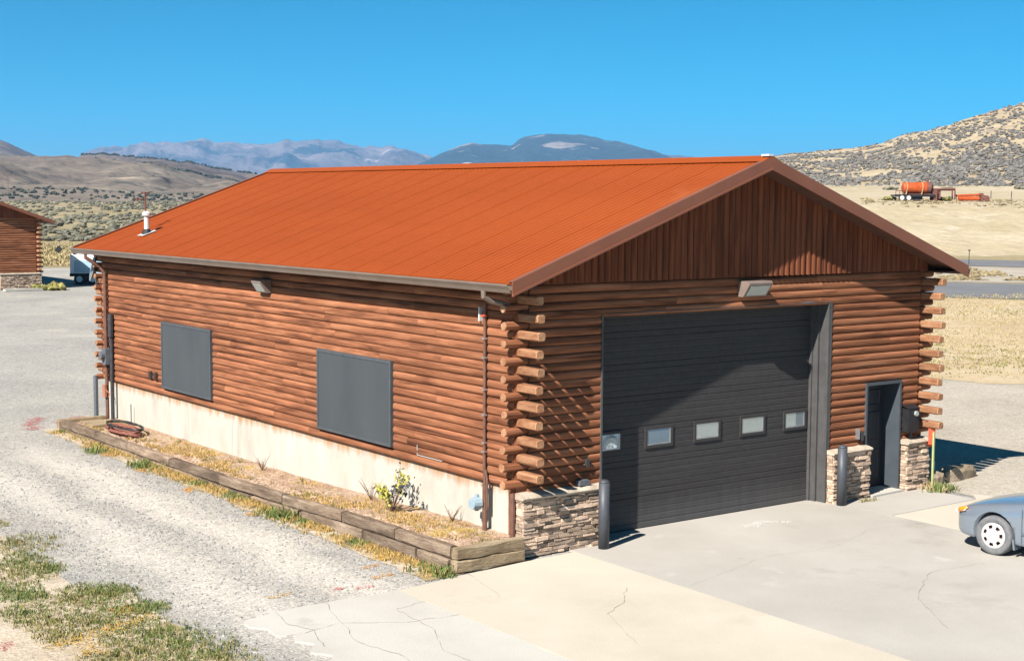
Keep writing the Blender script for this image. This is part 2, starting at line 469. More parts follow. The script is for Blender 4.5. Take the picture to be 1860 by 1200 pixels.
M['tyre'] = mat('dusty_tyre', [(.10, .10, .105), (.16, .16, .165)], .85, nscale=12)
M['tyre_black'] = mat('black_rubber', [(.02, .02, .02), (.04, .04, .04)], .8, nscale=12)
M['hub'] = mat('silver_wheel_cover', [(.55, .53, .52), (.65, .63, .62)], .35, nscale=8, metal=.3)
M['amber'] = mat('amber_lens', [(.75, .20, .01), (.85, .28, .02)], .2, nscale=8, spec=.6)
M['carglass'] = mat('dark_car_glass', [(.01, .012, .015), (.02, .022, .026)], .05, nscale=1, spec=.8)
M['headlamp'] = mat('clear_headlamp', [(.5, .52, .54), (.65, .67, .68)], .1, nscale=8, spec=.8)
M['orange_tank'] = mat('orange_tank_paint', [(.22, .035, .01), (.38, .065, .012), (.42, .09, .02)], .5, nscale=1.2, spots=[((.14, .05, .03), 1.6, .58, .1)])
M['rust'] = mat('rusted_steel', [(.10, .04, .035), (.18, .07, .05)], .8, nscale=4)
M['panel_shade'] = mat('painted_shade_blue', [(.30, .42, .50), (.36, .47, .54)], .4, nscale=1)  # pale blue stands in for shade on the lower side of the white trailer

pane = bpy.data.materials.new('door_glazing'); pane.use_nodes = True
pb = pane.node_tree.nodes['Principled BSDF']
pb.inputs['Base Color'].default_value = (.42, .50, .54, 1); pb.inputs['Roughness'].default_value = .04
pb.inputs['Specular IOR Level'].default_value = 1.0; pb.inputs['Metallic'].default_value = .75
M['pane'] = pane

# ------------------------------------------------------------------ terrain
GZ = -0.03
A_TAB = [(0, GZ), (140, GZ), (300, .6), (700, 2.5), (1500, 2.0), (3000, -4), (16000, -60)]
B_TAB = [(0, GZ), (150, GZ), (153, .15), (188, 4.95), (196, 5.35), (230, 6.5), (262, 8.0), (300, 9.5), (600, 10), (1500, 2), (3000, -4), (16000, -60)]


def ground_z(s, v):
    w = sstep(-.085, .12, s)
    z = lerp(interp(A_TAB, v), interp(B_TAB, v), w)
    if v > 150:
        z += fbm(s * v * .02, v * .02) * min(.5, (v - 150) * .004)
    if 150 < v < 192:
        z += w * .22 * fbm(s * v * .22 + v * .5, v * .06, 3)
    return z


rows = [-60, -20, 0, 20, 40, 60, 80, 100, 120, 135, 144, 149, 150.5, 152, 153, 155, 158, 162, 166, 170, 174, 178, 182, 185, 188, 191, 196, 204, 214, 225, 240, 255, 270, 290, 320, 360, 420, 500, 600, 720, 860, 1020, 1250, 1500, 2000, 3000, 5000, 9000, 16000]
NS = 260
g = MB()
SM = [-1.3 + 2.6 * i / NS for i in range(NS + 1)]
for v in rows:
    for s in SM:
        w = max(v, 60)
        g.v.append(tuple(CB + F2 * v + R2 * (s * w) + Vector((0, 0, ground_z(s, max(v, 0))))))
for j in range(len(rows) - 1):
    for i in range(NS):
        a = j * (NS + 1) + i
        mi = 1 if (150 <= rows[j] < 290 and SM[i] > .03) else 0
        g.face((a, a + 1, a + NS + 2, a + NS + 1), .5, mi)
tag(g.build('ground', [M['plain'], M['bank']], smooth=True), kind='structure')


def ragged(poly, step=.6, amp=.25, seed=0):
    out = []
    n = len(poly)
    for i in range(n):
        a = Vector(poly[i]); b = Vector(poly[(i + 1) % n])
        k = max(1, int((b - a).length / step))
        d = (b - a).normalized(); nn = Vector((-d.y, d.x))
        for q in range(k):
            p = a.lerp(b, q / k)
            out.append(p + nn * amp * (noise.noise(Vector((p.x * .9, p.y * .9, seed))) + .6 * noise.noise(Vector((p.x * 3.1, p.y * 3.1, seed + 5)))))
    return out


def sheet(name, poly, z, m_, kind='structure', rag=None, thick=0.0):
    p2 = ragged(poly, *rag) if rag else [Vector(p) for p in poly]
    b = MB()
    if thick:
        b.prism([(p.x, p.y, z - thick) for p in p2], (0, 0, thick))
    else:
        b.v = [(p.x, p.y, z) for p in p2]; b.face(range(len(p2)))
    o = b.build(name, m_)
    return tag(o, kind=kind)


def uv(px, v):
    p = CB + F2 * v + R2 * ((px - 930) / FPX * v)
    return (p.x, p.y)


# gravel yard on the left and behind, packed dirt on the right, straw fields, roads
sheet('gravel_yard', [uv(-2200, 14), uv(-1800, 60), uv(-700, 114), uv(1000, 114), uv(1300, 60), uv(1500, 40), (16, 10), (9.9, -.9), (9.9, -30), (-14, -40)], -.022, M['gravel'], rag=(2, .6, 3))
sheet('packed_dirt', [(9.85, -.95), (10.2, 2), (9.6, 10), (8, 30), uv(1300, 66), uv(1750, 52), uv(2700, 48), uv(3400, 20), (24, -30), (9.85, -30)], -.014, M['dirt'], rag=(1.5, .7, 9))
sheet('straw_field', [uv(1250, 54), uv(1700, 45.5), uv(2700, 41), uv(2900, 80), uv(1860, 82.5), uv(1200, 88)], -.008, M['grassfield'], rag=(1.5, 1.0, 4))
sheet('straw_field', [uv(-900, 117), uv(900, 118), uv(900, 172), uv(-900, 170)], -.016, M['grassfield'], rag=(4, 2.5, 8))
sheet('asphalt_road', [uv(1200, 90), uv(1860, 83.5), uv(2900, 78), uv(2900, 91), uv(1860, 99), uv(1200, 105)], -.006, M['asphalt'], rag=(3, .3, 2))
sheet('asphalt_road', [uv(1200, 142), uv(1860, 124), uv(2900, 118), uv(2900, 134), uv(1860, 138), uv(1200, 149)], -.006, M['asphalt'], rag=(3, .4, 5))
sheet('dirt_shoulder', [uv(1200, 107), uv(1860, 100.5), uv(2900, 93), uv(2900, 117), uv(1860, 123), uv(1200, 140)], -.010, M['dirt'], rag=(2, .6, 6))
sheet('grass_verge', [(-5.95, 7.2), (-6.14, 4.24), (-6.2, 2.9), (-6.05, 2.04), (-5.6, 1.31), (-5.72, 0), (-5.86, -1.2), (-5.83, -2.3), (-6.1, -5), (-7, -14), (-14, -14), (-14, 12), (-7.4, 10)], -.012, M['verge'], rag=(.25, .22, 7))
sheet('path_edge_soil', [(-1.95, -.42), (-1.25, -.42), (-1.25, 4), (-1.25, 9), (-1.25, 16.4), (-1.7, 16.4), (-1.8, 12), (-1.8, 8), (-1.8, 3)], -.012, M['verge'], rag=(.3, .14, 2))

# concrete
sheet('concrete_apron', [(.93, -.36), (.93, .31), (7.16, .31), (7.16, -14), (.60, -14)], 0, M['conc_grey'], thick=.12)
sheet('concrete_walk', [(7.18, .31), (9.6, .31), (9.55, -1.44), (7.18, -1.46)], .003, M['conc_grey'], thick=.12)
sheet('concrete_slab', [(-2.55, -.70), (-1.33, -.52), (-.1, -.40), (.91, -.36), (.58, -14), (-2.50, -14)], .001, M['conc_tan'], thick=.12)
sheet('concrete_slab', [(7.18, -1.48), (9.55, -1.46), (9.95, -1.1), (10.3, -2.6), (10.6, -14), (7.18, -14)], .002, M['conc_tan'], thick=.12)
sheet('broken_concrete_slab', [(-2.565, -.70), (-3.6, -.62), (-4.46, -.68), (-4.98, -.85), (-5.06, -1.1), (-4.9, -1.3), (-4.95, -1.62), (-4.72, -1.75), (-4.86, -2.0), (-4.74, -2.2), (-4.95, -2.5), (-4.78, -2.75), (-5.15, -3.2), (-5.3, -5), (-5.35, -14), (-2.52, -14)], .002, M['conc_light'], thick=.06, rag=(.12, .06, 3))
# cracks as thin dark seams
cr = MB()


def crack(pts, w=.007, z=.0065, jit=.05):
    P = []
    for a, b in zip(pts, pts[1:]):
        a = Vector(a); b = Vector(b); k = max(2, int((b - a).length / .12))
        for i in range(k):
            P.append(a.lerp(b, i / k) + Vector((rnd.uniform(-jit, jit), rnd.uniform(-jit, jit))) * .5)
    P.append(Vector(pts[-1]))
    for a, b in zip(P, P[1:]):
        d = (b - a).normalized(); nn = Vector((-d.y, d.x)) * w * rnd.uniform(.15, .7)
        i0 = len(cr.v)
        for q in (a - nn, b - nn, b + nn, a + nn):
            cr.v.append((q.x, q.y, z))
        cr.face((i0, i0 + 1, i0 + 2, i0 + 3))


crack([(-3.69, -.62), (-4.0, -1.6), (-4.27, -2.46), (-4.1, -3.3), (-4.6, -5)])
crack([(-4.98, -1.77), (-4.5, -1.73), (-4.0, -1.62), (-3.3, -2.1), (-2.55, -2.2)], .006)
crack([(-4.5, -.7), (-4.6, -1.3), (-4.48, -1.73), (-4.7, -2.4)], .008)
crack([(-2.6, -1.4), (-3.1, -1.5), (-3.2, -2.6), (-3.6, -3.4), (-3.4, -5)], .006)
crack([(-1.25, -.55), (-1.45, -1.4), (-1.6, -1.8)], .005)
crack([(.2, -2.4), (-.4, -3.0), (-.9, -3.3), (-1.5, -4.6)], .005)
crack([(2.2, -6.4), (3.1, -5.2), (4.4, -4.4), (5.5, -4.5)], .005)
crack([(7.16, -2.2), (5.9, -2.0), (4.5, -2.5), (3.1, -2.3), (.95, -2.9)], .003)
tag(cr.build('concrete_cracks', M['crack'], recalc=False), kind='structure')


# ------------------------------------------------------------------ hills (each a ridge with real depth)
class Hill:
    def __init__(s, crest, vf, vc, vb, zf, amp=0, freq=.01, rugged=0, pw=1.0, zb=None):
        s.tab = [(px, elev(px, py, vc(px) if callable(vc) else vc)) for px, py in crest]
        s.vf, s.vc, s.vb, s.zf, s.amp, s.freq, s.rug, s.pw = vf, vc, vb, zf, amp, freq, rugged, pw
        s.zb = zb if zb is not None else -20

    def V(s, px):
        return s.vc(px) if callable(s.vc) else s.vc

    def pos(s, px, t):
        """t 0 foot, 1 crest, 2 back foot"""
        vc = s.V(px)
        zc = interp(s.tab, px)
        ss = (px - 930) / FPX
        vf = s.vf(px) if callable(s.vf) else s.vf
        zf = s.zf(px) if callable(s.zf) else s.zf
        if t <= 1:
            v = lerp(vf, vc, t); z = lerp(zf, zc, t ** s.pw)
            env = min(1, t * 4) * (1 - t ** 4 * .9)
        else:
            v = lerp(vc, s.vb, (t - 1)); z = lerp(zc, s.zb, (t - 1)); env = min(1, (t - 1) * 3)
        x, y = ss * v, v
        nn = fbm(x * s.freq, y * s.freq * .45, 1.7, 5)
        r = 1 - abs(noise.noise(Vector((x * s.freq * 2.2, y * s.freq * .6, 9)))) * 2
        z += s.amp * env * (nn * .8 + r * .35)
        if s.rug:
            z += s.rug * (fbm(px * .045, 3 + t * 5, 1, 4)) * max(0, min(1, (t - .75) * 4))
        return sv(ss, v, z)

    def mesh(s, name, m_, x0, x1, nu=200, nf=36, nb=8):
        b = MB()
        ts = [i / nf for i in range(nf + 1)] + [1 + (i + 1) / nb for i in range(nb)]
        for t in ts:
            for i in range(nu + 1):
                b.v.append(tuple(s.pos(lerp(x0, x1, i / nu), t)))
        for j in range(len(ts) - 1):
            for i in range(nu):
                a = j * (nu + 1) + i
                b.face((a, a + 1, a + nu + 2, a + nu + 1))
        return tag(b.build(name, m_, smooth=True), kind='structure')


h_right = Hill([(500, 361), (700, 350), (900, 330), (1100, 302), (1240, 291), (1330, 288), (1400, 284), (1430, 280), (1500, 273), (1560, 267), (1600, 259), (1630, 246), (1700, 232), (1760, 212), (1800, 201), (1860, 184), (1950, 165), (2100, 150), (2500, 140)],
               262, lambda px: lerp(600, 440, sstep(1300, 1860, px)), 800, lambda px: ground_z((px - 930) / FPX, 262) - .4, 1.6, .03, .35, 1.05, 6)
h_right.mesh('hillside', M['hill_sage'], 500, 2500, 380, 50)
h_l1 = Hill([(-600, 275), (-100, 284), (0, 282), (60, 283), (110, 283), (170, 286), (220, 293), (300, 305), (360, 318), (430, 330), (520, 345), (620, 356)],
            lambda px: 800, 1700, 2600, 2.2, 15, .007, 1.0, 1.1)
h_l1.mesh('near_hill', M['hill_grey'], -600, 640, 420, 60)
h_l2 = Hill([(-600, 300), (60, 292), (100, 285), (150, 283), (200, 282), (260, 286), (320, 293), (380, 303), (430, 312), (480, 320), (560, 328), (700, 345)],
            1700, 2600, 3600, 10, 22, .005, 2.5, .9)
h_l2.mesh('middle_hill', M['hill_brown'], -600, 720, 360, 40)
h_l3 = Hill([(-600, 210), (-200, 235), (-60, 246), (0, 253), (15, 258), (30, 265), (45, 272), (65, 281), (90, 292), (140, 310)],
            2600, 3800, 5000, 20, 14, .002, 3, .9)
h_l3.mesh('back_hill', M['hill_brown'], -600, 150, 120, 24)
h_rng = Hill([(-80, 358), (100, 300), (145, 282), (165, 275), (190, 269), (210, 267), (225, 271), (240, 266), (262, 263), (290, 265), (318, 262), (340, 263), (372, 256), (400, 260), (430, 262), (450, 265), (490, 262), (515, 255), (540, 258), (580, 254),
              (605, 256), (640, 263), (660, 268), (690, 270), (712, 266), (740, 274), (775, 287), (820, 300), (900, 315), (1060, 358)],
             9500, 12500, 15500, -20, 190, .0014, 16, .85, -60)
h_rng.mesh('mountain_range', M['range'], -80, 1060, 480, 40)
h_rng2 = Hill([(980, 358), (1130, 300), (1160, 283), (1190, 280), (1240, 284), (1300, 287), (1500, 300), (1750, 358)], 8800, 11500, 14000, -20, 60, .0011, 8, .9, -60)
h_rng2.mesh('mountain_range', M['range'], 980, 1750, 150, 24)
h_mesa = Hill([(600, 358), (745, 303), (775, 292), (800, 279), (825, 268), (840, 263), (855, 258), (870, 262), (900, 263), (928, 264), (940, 255), (955, 248), (980, 245), (1010, 244), (1045, 245), (1075, 249), (1095, 254), (1120, 257), (1145, 264), (1165, 271), (1190, 279), (1215, 286), (1260, 296), (1320, 306), (1480, 358)],
              6800, 9000, 11500, -20, 90, .0012, 5, .8, -60)
h_mesa.mesh('mesa', M['mesa'], 600, 1480, 360, 36)

# ------------------------------------------------------------------ scattered brush (uncountable)
ICO_V = []
ph = (1 + 5 ** .5) / 2
for a, b_ in ((1, ph), (-1, ph), (1, -ph), (-1, -ph)):
    ICO_V += [Vector((0, a, b_)).normalized(), Vector((a, b_, 0)).normalized(), Vector((b_, 0, a)).normalized()]


def ico_faces():
    fs = []
    el = min((ICO_V[0] - q).length for q in ICO_V[1:]) * 1.05
    n = 12
    for i in range(n):
        for j in range(i + 1, n):
            for k in range(j + 1, n):
                if (ICO_V[i] - ICO_V[j]).length < el and (ICO_V[j] - ICO_V[k]).length < el and (ICO_V[i] - ICO_V[k]).length < el:
                    fs.append((i, j, k))
    return fs


ICO_F = ico_faces()


def lump(b, p, r, h, t):
    """a bush: a few overlapping irregular tufts"""
    for q in range(3):
        o = Vector((rnd.uniform(-.45, .45) * r, rnd.uniform(-.45, .45) * r, rnd.uniform(.2, .5) * h))
        k = rnd.uniform(.45, .8)
        base = len(b.v)
        for w in ICO_V:
            f = rnd.uniform(.6, 1.25) * k
            b.v.append((p.x + o.x + w.x * r * f, p.y + o.y + w.y * r * f, p.z + o.z + w.z * h * f * .7))
        tt = min(1, max(0, t + rnd.uniform(-.2, .2)))
        for fc in ICO_F:
            b.face([base + i for i in fc], tt)


sb = MB()
for i in range(4300):
    v = 176 + (760 - 176) * rnd.random() ** 1.4
    px = rnd.uniform(-150, 760)
    s = (px - 930) / FPX
    if fbm(s * v * .03, v * .02, 5) < -.12 and rnd.random() < .75:
        continue
    z = ground_z(s, v)
    r = rnd.uniform(.35, .85) * (1 + v / 1100)
    lump(sb, sv(s, v, z), r, r * .8, rnd.random())
tag(sb.build('sagebrush', M['sage'], recalc=False), 'grey green sagebrush covering the plain below the left hills', 'brush', kind='stuff')
sb = MB()
for i in range(16500):
    px = rnd.uniform(800, 2250) if i % 4 == 0 else rnd.uniform(1225, 2250)
    t = rnd.random()
    if t > .78 and rnd.random() < .72 * sstep(1300, 1500, px):
        continue
    p = h_right.pos(px, t)
    if fbm(p.x * .035, p.y * .035, 5) < -.20 and rnd.random() < .85:
        continue
    r = rnd.uniform(.35, .8)
    lump(sb, p, r, r * .9, rnd.random())
tag(sb.build('sagebrush', M['sage_r'], recalc=False), 'grey sagebrush clumps covering the right hillside', 'brush', kind='stuff')
jb = MB()
for i in range(420):
    px = rnd.gauss(345, 60) if i < 230 else rnd.uniform(150, 520)
    if not 120 < px < 560:
        continue
    t = rnd.uniform(.80, .93) if i < 230 else rnd.uniform(.97, 1.0)
    hh = h_l2
    if i < 230:
        p = h_l1.pos(px, rnd.uniform(.78, 1.0))
    else:
        p = hh.pos(px, t)
    r = rnd.uniform(1.4, 3.2) * (1 if i < 230 else 1.3)
    lump(jb, p, r, r * 1.1, rnd.random())
for i in range(260):
    px = rnd.uniform(-60, 480)
    v = rnd.uniform(815, 930)
    s = (px - 930) / FPX
    p = h_l1.pos(px, (v - 800) / 900)
    r = rnd.uniform(.8, 2.0)
    lump(jb, p, r, r, rnd.random())
tag(jb.build('juniper_woodland', M['juniper'], recalc=False), 'dark juniper trees dotting the left ridges and hill foot', 'woodland', kind='stuff')


def blades(name, pts, hmin, hmax, w, mats, label, cat='grass', per=7, spread=.12, lean=.5):
    b = MB()
    for (p, mi, sc) in pts:
        for q in range(per):
            a = rnd.uniform(0, 6.283); r = rnd.uniform(0, spread) * sc
            h = rnd.uniform(hmin, hmax) * sc
            bx, by = p.x + math.cos(a) * r, p.y + math.sin(a) * r
            la = rnd.uniform(0, 6.283); ll = rnd.uniform(.1, lean) * h
            wa = rnd.uniform(0, 3.14); wx, wy = math.cos(wa) * w * sc, math.sin(wa) * w * sc
            i0 = len(b.v)
            mx_, my_ = bx + math.cos(la) * ll * .35, by + math.sin(la) * ll * .35
            b.v += [(bx - wx, by - wy, p.z), (bx + wx, by + wy, p.z), (mx_ + wx * .8, my_ + wy * .8, p.z + h * .6), (mx_ - wx * .8, my_ - wy * .8, p.z + h * .6),
                    (bx + math.cos(la) * ll, by + math.sin(la) * ll, p.z + h)]
            t = rnd.random()
            b.face((i0, i0 + 1, i0 + 2, i0 + 3), t, mi); b.face((i0 + 3, i0 + 2, i0 + 4), t, mi)
    return tag(b.build(name, mats, recalc=False), label, cat, kind='stuff')


# straw field on the right
pts = []
for i in range(5200):
    v = rnd.uniform(46, 88); px = rnd.uniform(1560, 2150)
    x, y = uv(px, v)
    if x < 12 and y < 20: continue
    nf = fbm(x * .08, y * .08, 2)
    gz = sstep(60, 50, v) * 1.0 + nf
    if v < 49 and rnd.random() < .6: continue
    mi = 1 if rnd.random() < gz * .55 else 0
    if rnd.random() < .02: mi = 2
    if fbm(x * .15, y * .15, 8) < -.1 and rnd.random() < .7: continue
    pts.append((Vector((x, y, -.01)), mi, rnd.uniform(.7, 1.5)))
blades('straw_grass', pts, .02, .055, .02, [M['straw'], M['straw_g'], M['green']], 'dry straw coloured grass with green patches right of the garage', per=6, spread=.3)
pts = []
for i in range(3500):
    v = rnd.uniform(117, 172); px = rnd.uniform(-60, 300)
    x, y = uv(px, v)
    pts.append((Vector((x, y, -.01)), 1 if rnd.random() < .15 else 0, rnd.uniform(1, 2)))
blades('straw_grass', pts, .05, .16, .04, [M['straw'], M['straw_g']], 'yellow dry grass strip beyond the yard at left', per=5, spread=.5)
# mounds of brush between the two roads
sb = MB()
for i in range(1300):
    v = rnd.uniform(103, 121); px = rnd.uniform(1700, 2100)
    if fbm(px * .01, v * .12, 4) < .05: continue
    x, y = uv(px, v); lump(sb, Vector((x, y, -.02)), rnd.uniform(.12, .38), rnd.uniform(.08, .2), rnd.random())
tag(sb.build('dry_brush', M['brush_tan'], recalc=False), 'low dry brush between the two asphalt roads', 'brush', kind='stuff')
sb = MB()
for i in range(420):
    v = rnd.uniform(186, 205); px = rnd.uniform(1560, 2100)
    x, y = uv(px, v)
    z = ground_z((px - 930) / FPX, v)
    lump(sb, Vector((x, y, z)), rnd.uniform(.15, .45), rnd.uniform(.1, .3), rnd.random())
tag(sb.build('dry_brush', M['brush_tan'], recalc=False), 'olive weeds along the top of the graded bank', 'brush', kind='stuff')

# weeds on the near left verge
pts = []
blobs = [(-6.0, 5.2, .7, 3), (-6.35, 4.0, .5, 1), (-6.6, 3.3, .6, 3), (-6.15, 3.4, .3, 2), (-6.0, 1.75, .45, 1), (-5.8, 1.55, .35, 1), (-6.4, 1.5, .6, 3), (-6.1, .6, .6, 1), (-6.5, .2, .6, 3), (-5.75, .5, .3, 1),
         (-6.2, -.6, .7, 1), (-6.0, -1.3, .6, 1), (-6.6, -1.2, .6, 3), (-5.9, -2.0, .5, 3), (-6.4, -2.2, .6, 1), (-7.0, 2.4, .5, 2), (-7.2, 1.2, .4, 1), (-7.0, .6, .5, 3), (-7.4, 3.2, .4, 1), (-6.9, 2.0, .3, 2), (-7.2, -.1, .3, 3), (-7.1, -1.6, .5, 3), (-7.6, 5.5, .8, 3), (-6.1, 6.9, .5, 3), (-7.6, -2.6, .8, 3)]
for (bx, by, br, kd) in blobs:
    for k in range(int(520 * br)):
        a = rnd.uniform(0, 6.28); r = br * rnd.random() ** .8
        x, y = bx + math.cos(a) * r, by + math.sin(a) * r * 1.2
        f = rnd.random()
        if kd == 1: mi = 2 if f < .62 else (1 if f < .92 else 0)
        elif kd == 2: mi = 2 if f < .8 else 1
        else: mi = 1 if f < .5 else (2 if f < .68 else 0)
        pts.append((Vector((x, y, -.012)), mi, rnd.uniform(.5, 1.2)))
blades('verge_weeds', pts, .015, .065, .006, [M['straw'], M['straw_g'], M['green']], 'green and tan weeds on the gravel verge at lower left', 'weeds', per=5, spread=.07, lean=1.0)
# yellow grass outside the timber edging
pts = []
for i in range(4600):
    y = rnd.uniform(-.35, 15.9)
    x = -1.42 - abs(rnd.gauss(0, .19))
    if fbm(x * .8, y * .7, 3) < -.25 and rnd.random() < .8: continue
    f = rnd.random(); gg = fbm(x * .5, y * .9, 11)
    mi = 2 if (gg > .22 and f < .7) else (1 if f < .12 else 0)
    pts.append((Vector((x, y, -.01)), mi, rnd.uniform(.4, 1.0)))
for (cx_, cy_, n_) in ((-1.62, 4.6, 90), (-1.55, -.25, 40), (-1.75, 10.4, 60), (-1.8, 12.6, 30)):
    for k in range(n_):
        pts.append((Vector((cx_ + rnd.gauss(0, .13), cy_ + rnd.gauss(0, .2), -.01)), 2 if rnd.random() < .75 else 1, rnd.uniform(1, 2.2)))
blades('edging_grass', pts, .03, .10, .006, [M['straw_y'], M['straw_g'], M['green']], 'yellow grass along the outside of the timber edging', 'grass', per=5, spread=.06, lean=1.0)
# grass inside the bed
pts = []
for i in range(5200):
    y = rnd.uniform(-.1, 15.8); x = rnd.uniform(-1.15, -.08)
    gg = fbm(x * .9, y * .55, 21)
    if gg < .16 and rnd.random() < .97: continue
    g2 = fbm(x, y * .8, 31)
    mi = 1 if (g2 > .1 and rnd.random() < .6) else (2 if rnd.random() < .07 else 0)
    pts.append((Vector((x, y, .26 - bed_drop(y))), mi, rnd.uniform(.4, 1.0)))
blades('bed_grass', pts, .03, .10, .006, [M['straw_y'], M['straw_g'], M['green']], 'dry grass growing in the planting bed along the foundation', 'grass', per=6, spread=.06, lean=1.0)
pts = [(Vector((9.75 + rnd.gauss(0, .16), -.55 + rnd.gauss(0, .10), -.01)), 2 if rnd.random() < .8 else 0, rnd.uniform(.8, 1.6)) for k in range(60)]
pts += [(Vector((9.72 + rnd.gauss(0, .08), -.28 + rnd.gauss(0, .06), -.01)), 0, rnd.uniform(.8, 1.6)) for k in range(30)]
pts += [(Vector((rnd.uniform(7.5, 8.0), -.42 + rnd.gauss(0, .03), 0)), 1, rnd.uniform(.4, .8)) for k in range(16)]
blades('corner_weeds', pts, .04, .14, .008, [M['straw'], M['straw_g'], M['green']], 'small green weeds at the foot of the right stone pier', 'weeds', per=6, spread=.08, lean=1.0)


# loose stones and chips
def chips(name, n, fn, smin, smax, mats, label, cat, flat=.5):
    b = MB()
    for i in range(n):
        q = fn()
        if q is None: continue
        p, mi = q
        r = rnd.uniform(smin, smax)
        base = len(b.v)
        a = rnd.uniform(0, 6.28); ca, sa = math.cos(a), math.sin(a); el_ = rnd.uniform(1, 1.8)
        for (x, y, z) in ((1, 0, 0), (0, 1, 0), (-1, 0, 0), (0, -1, 0), (.2, .1, 1)):
            X = x * r * el_ * rnd.uniform(.7, 1.1); Y = y * r * rnd.uniform(.7, 1.1)
            b.v.append((p.x + X * ca - Y * sa, p.y + X * sa + Y * ca, p.z + z * r * flat * rnd.uniform(.8, 1.6)))
        t = rnd.random()
        for f_ in ((0, 1, 4), (1, 2, 4), (2, 3, 4), (3, 0, 4)):
            b.face([base + k for k in f_], t, mi)
    return tag(b.build(name, mats, recalc=False), label, cat, kind='stuff')


M['chip_a'] = mat('pinkish_chip', [(.253, .155, .106), (.365, .253, .182), (.436, .336, .266)], .9, nscale=9, tint=.35)
M['chip_b'] = mat('grey_stone', [(.165, .161, .156), (.242, .233, .224), (.302, .292, .278)], .9, nscale=9, tint=.35)
chips('wood_chips', 7000, lambda: (lambda yy: (Vector((rnd.uniform(-1.15, -.03), yy, .262 - bed_drop(yy))), 0))(rnd.uniform(-.15, 15.9)), .012, .035, [M['chip_a']], 'pinkish wood chips spread over the planting bed', 'wood chips')


def gr():
    y = rnd.uniform(-3.2, 12) if rnd.random() < .75 else rnd.uniform(12, 40)
    x = rnd.uniform(-6.3, -1.7) if y < 16 else rnd.uniform(-9, 14)
    if -5.2 < x < -2.5 and y < -.6: return None
    if y < 14:
        for c in (-4.5, -2.9):
            if abs(x - c + .5 * noise.noise(Vector((x * .4, y * .4, 0)))) < .45 and rnd.random() < .8: return None
    return Vector((x, y, -.02)), 0


chips('loose_gravel', 15000, gr, .010, .026, [M['chip_b']], 'loose grey gravel stones on the driveway', 'gravel', .6)


def paint(name, lines, m_, n=60, w=.10, z=-.006, sz=.035):
    b = MB()
    for a, c in lines:
        a = Vector(a); c = Vector(c)
        d = (c - a); nn = Vector((-d.y, d.x)).normalized()
        k = int(n * max(.3, d.length))
        for i in range(k):
            p = a + d * rnd.random() + nn * rnd.gauss(0, w * .5)
            i0 = len(b.v); m0 = rnd.randint(5, 7)
            for q in range(m0):
                an = 6.283 * q / m0; r = sz * rnd.uniform(.4, 1.2)
                b.v.append((p.x + math.cos(an) * r, p.y + math.sin(an) * r, z + rnd.uniform(0, .004)))
            b.face(range(i0, i0 + m0))
    return tag(b.build(name, m_, recalc=False), kind='structure')


paint('paint_mark', [((-7.5, -.56), (-6.58, -.24)), ((-6.58, -.24), (-5.86, .07)), ((-6.95, -.4), (-7.15, -1.15))], M['paint_yellow'], 230, .20, .025, .013)
paint('paint_mark', [((-6.25, .50), (-5.95, .5))], M['paint_orange'], 200, .17, .025, .013)
paint('paint_mark', [((-1.9, 1.0), (-1.6, 1.3)), ((-1.75, .9), (-1.85, 1.15))], M['paint_yellow'], 260, .14, .004, .014)
paint('paint_mark', [((-2.3, .72), (-2.0, .75)), ((-2.5, .12), (-2.1, .2))], M['paint_orange'], 160, .12, -.012, .013)
paint('paint_mark', [((-4.2, .02), (-3.8, .12))], M['paint_yellow'], 160, .10, -.012, .012)
paint('paint_mark', [((-2.0, 7.5), (-1.9, 7.9)), ((-1.9, 9.9), (-1.85, 10.3)), ((-1.9, 4.9), (-2.0, 5.2)), ((-1.75, 12.0), (-1.8, 12.4))], M['paint_orange'], 300, .13, -.004, .014)
paint('paint_mark', [((-1.8, 17.2), (-1.1, 18.4)), ((-1.1, 17.3), (-.15, 18.0)), ((-.9, 16.95), (-.3, 17.1)), ((-2.0, 16.6), (-1.6, 17.0)), ((-.4, 17.3), (.2, 17.8))], M['paint_red'], 220, .22, -.012, .020)
paint('paint_mark', [((-7.95, -.3), (-7.75, .1)), ((-3.0, -.2), (-2.7, -.3)), ((-3.2, -.05), (-3.15, -.15))], M['paint_red'], 160, .10, -.010, .012)
paint('paint_scuff', [((4.3, -.62), (5.0, -.55)), ((4.5, -.75), (4.8, -.5)), ((4.9, -.5), (5.3, -.85))], M['paint_white'], 110, .10, .005, .012)

# ------------------------------------------------------------------ log building
CH = .136           # visible height of one course
Z0 = 1.04
NC = 23


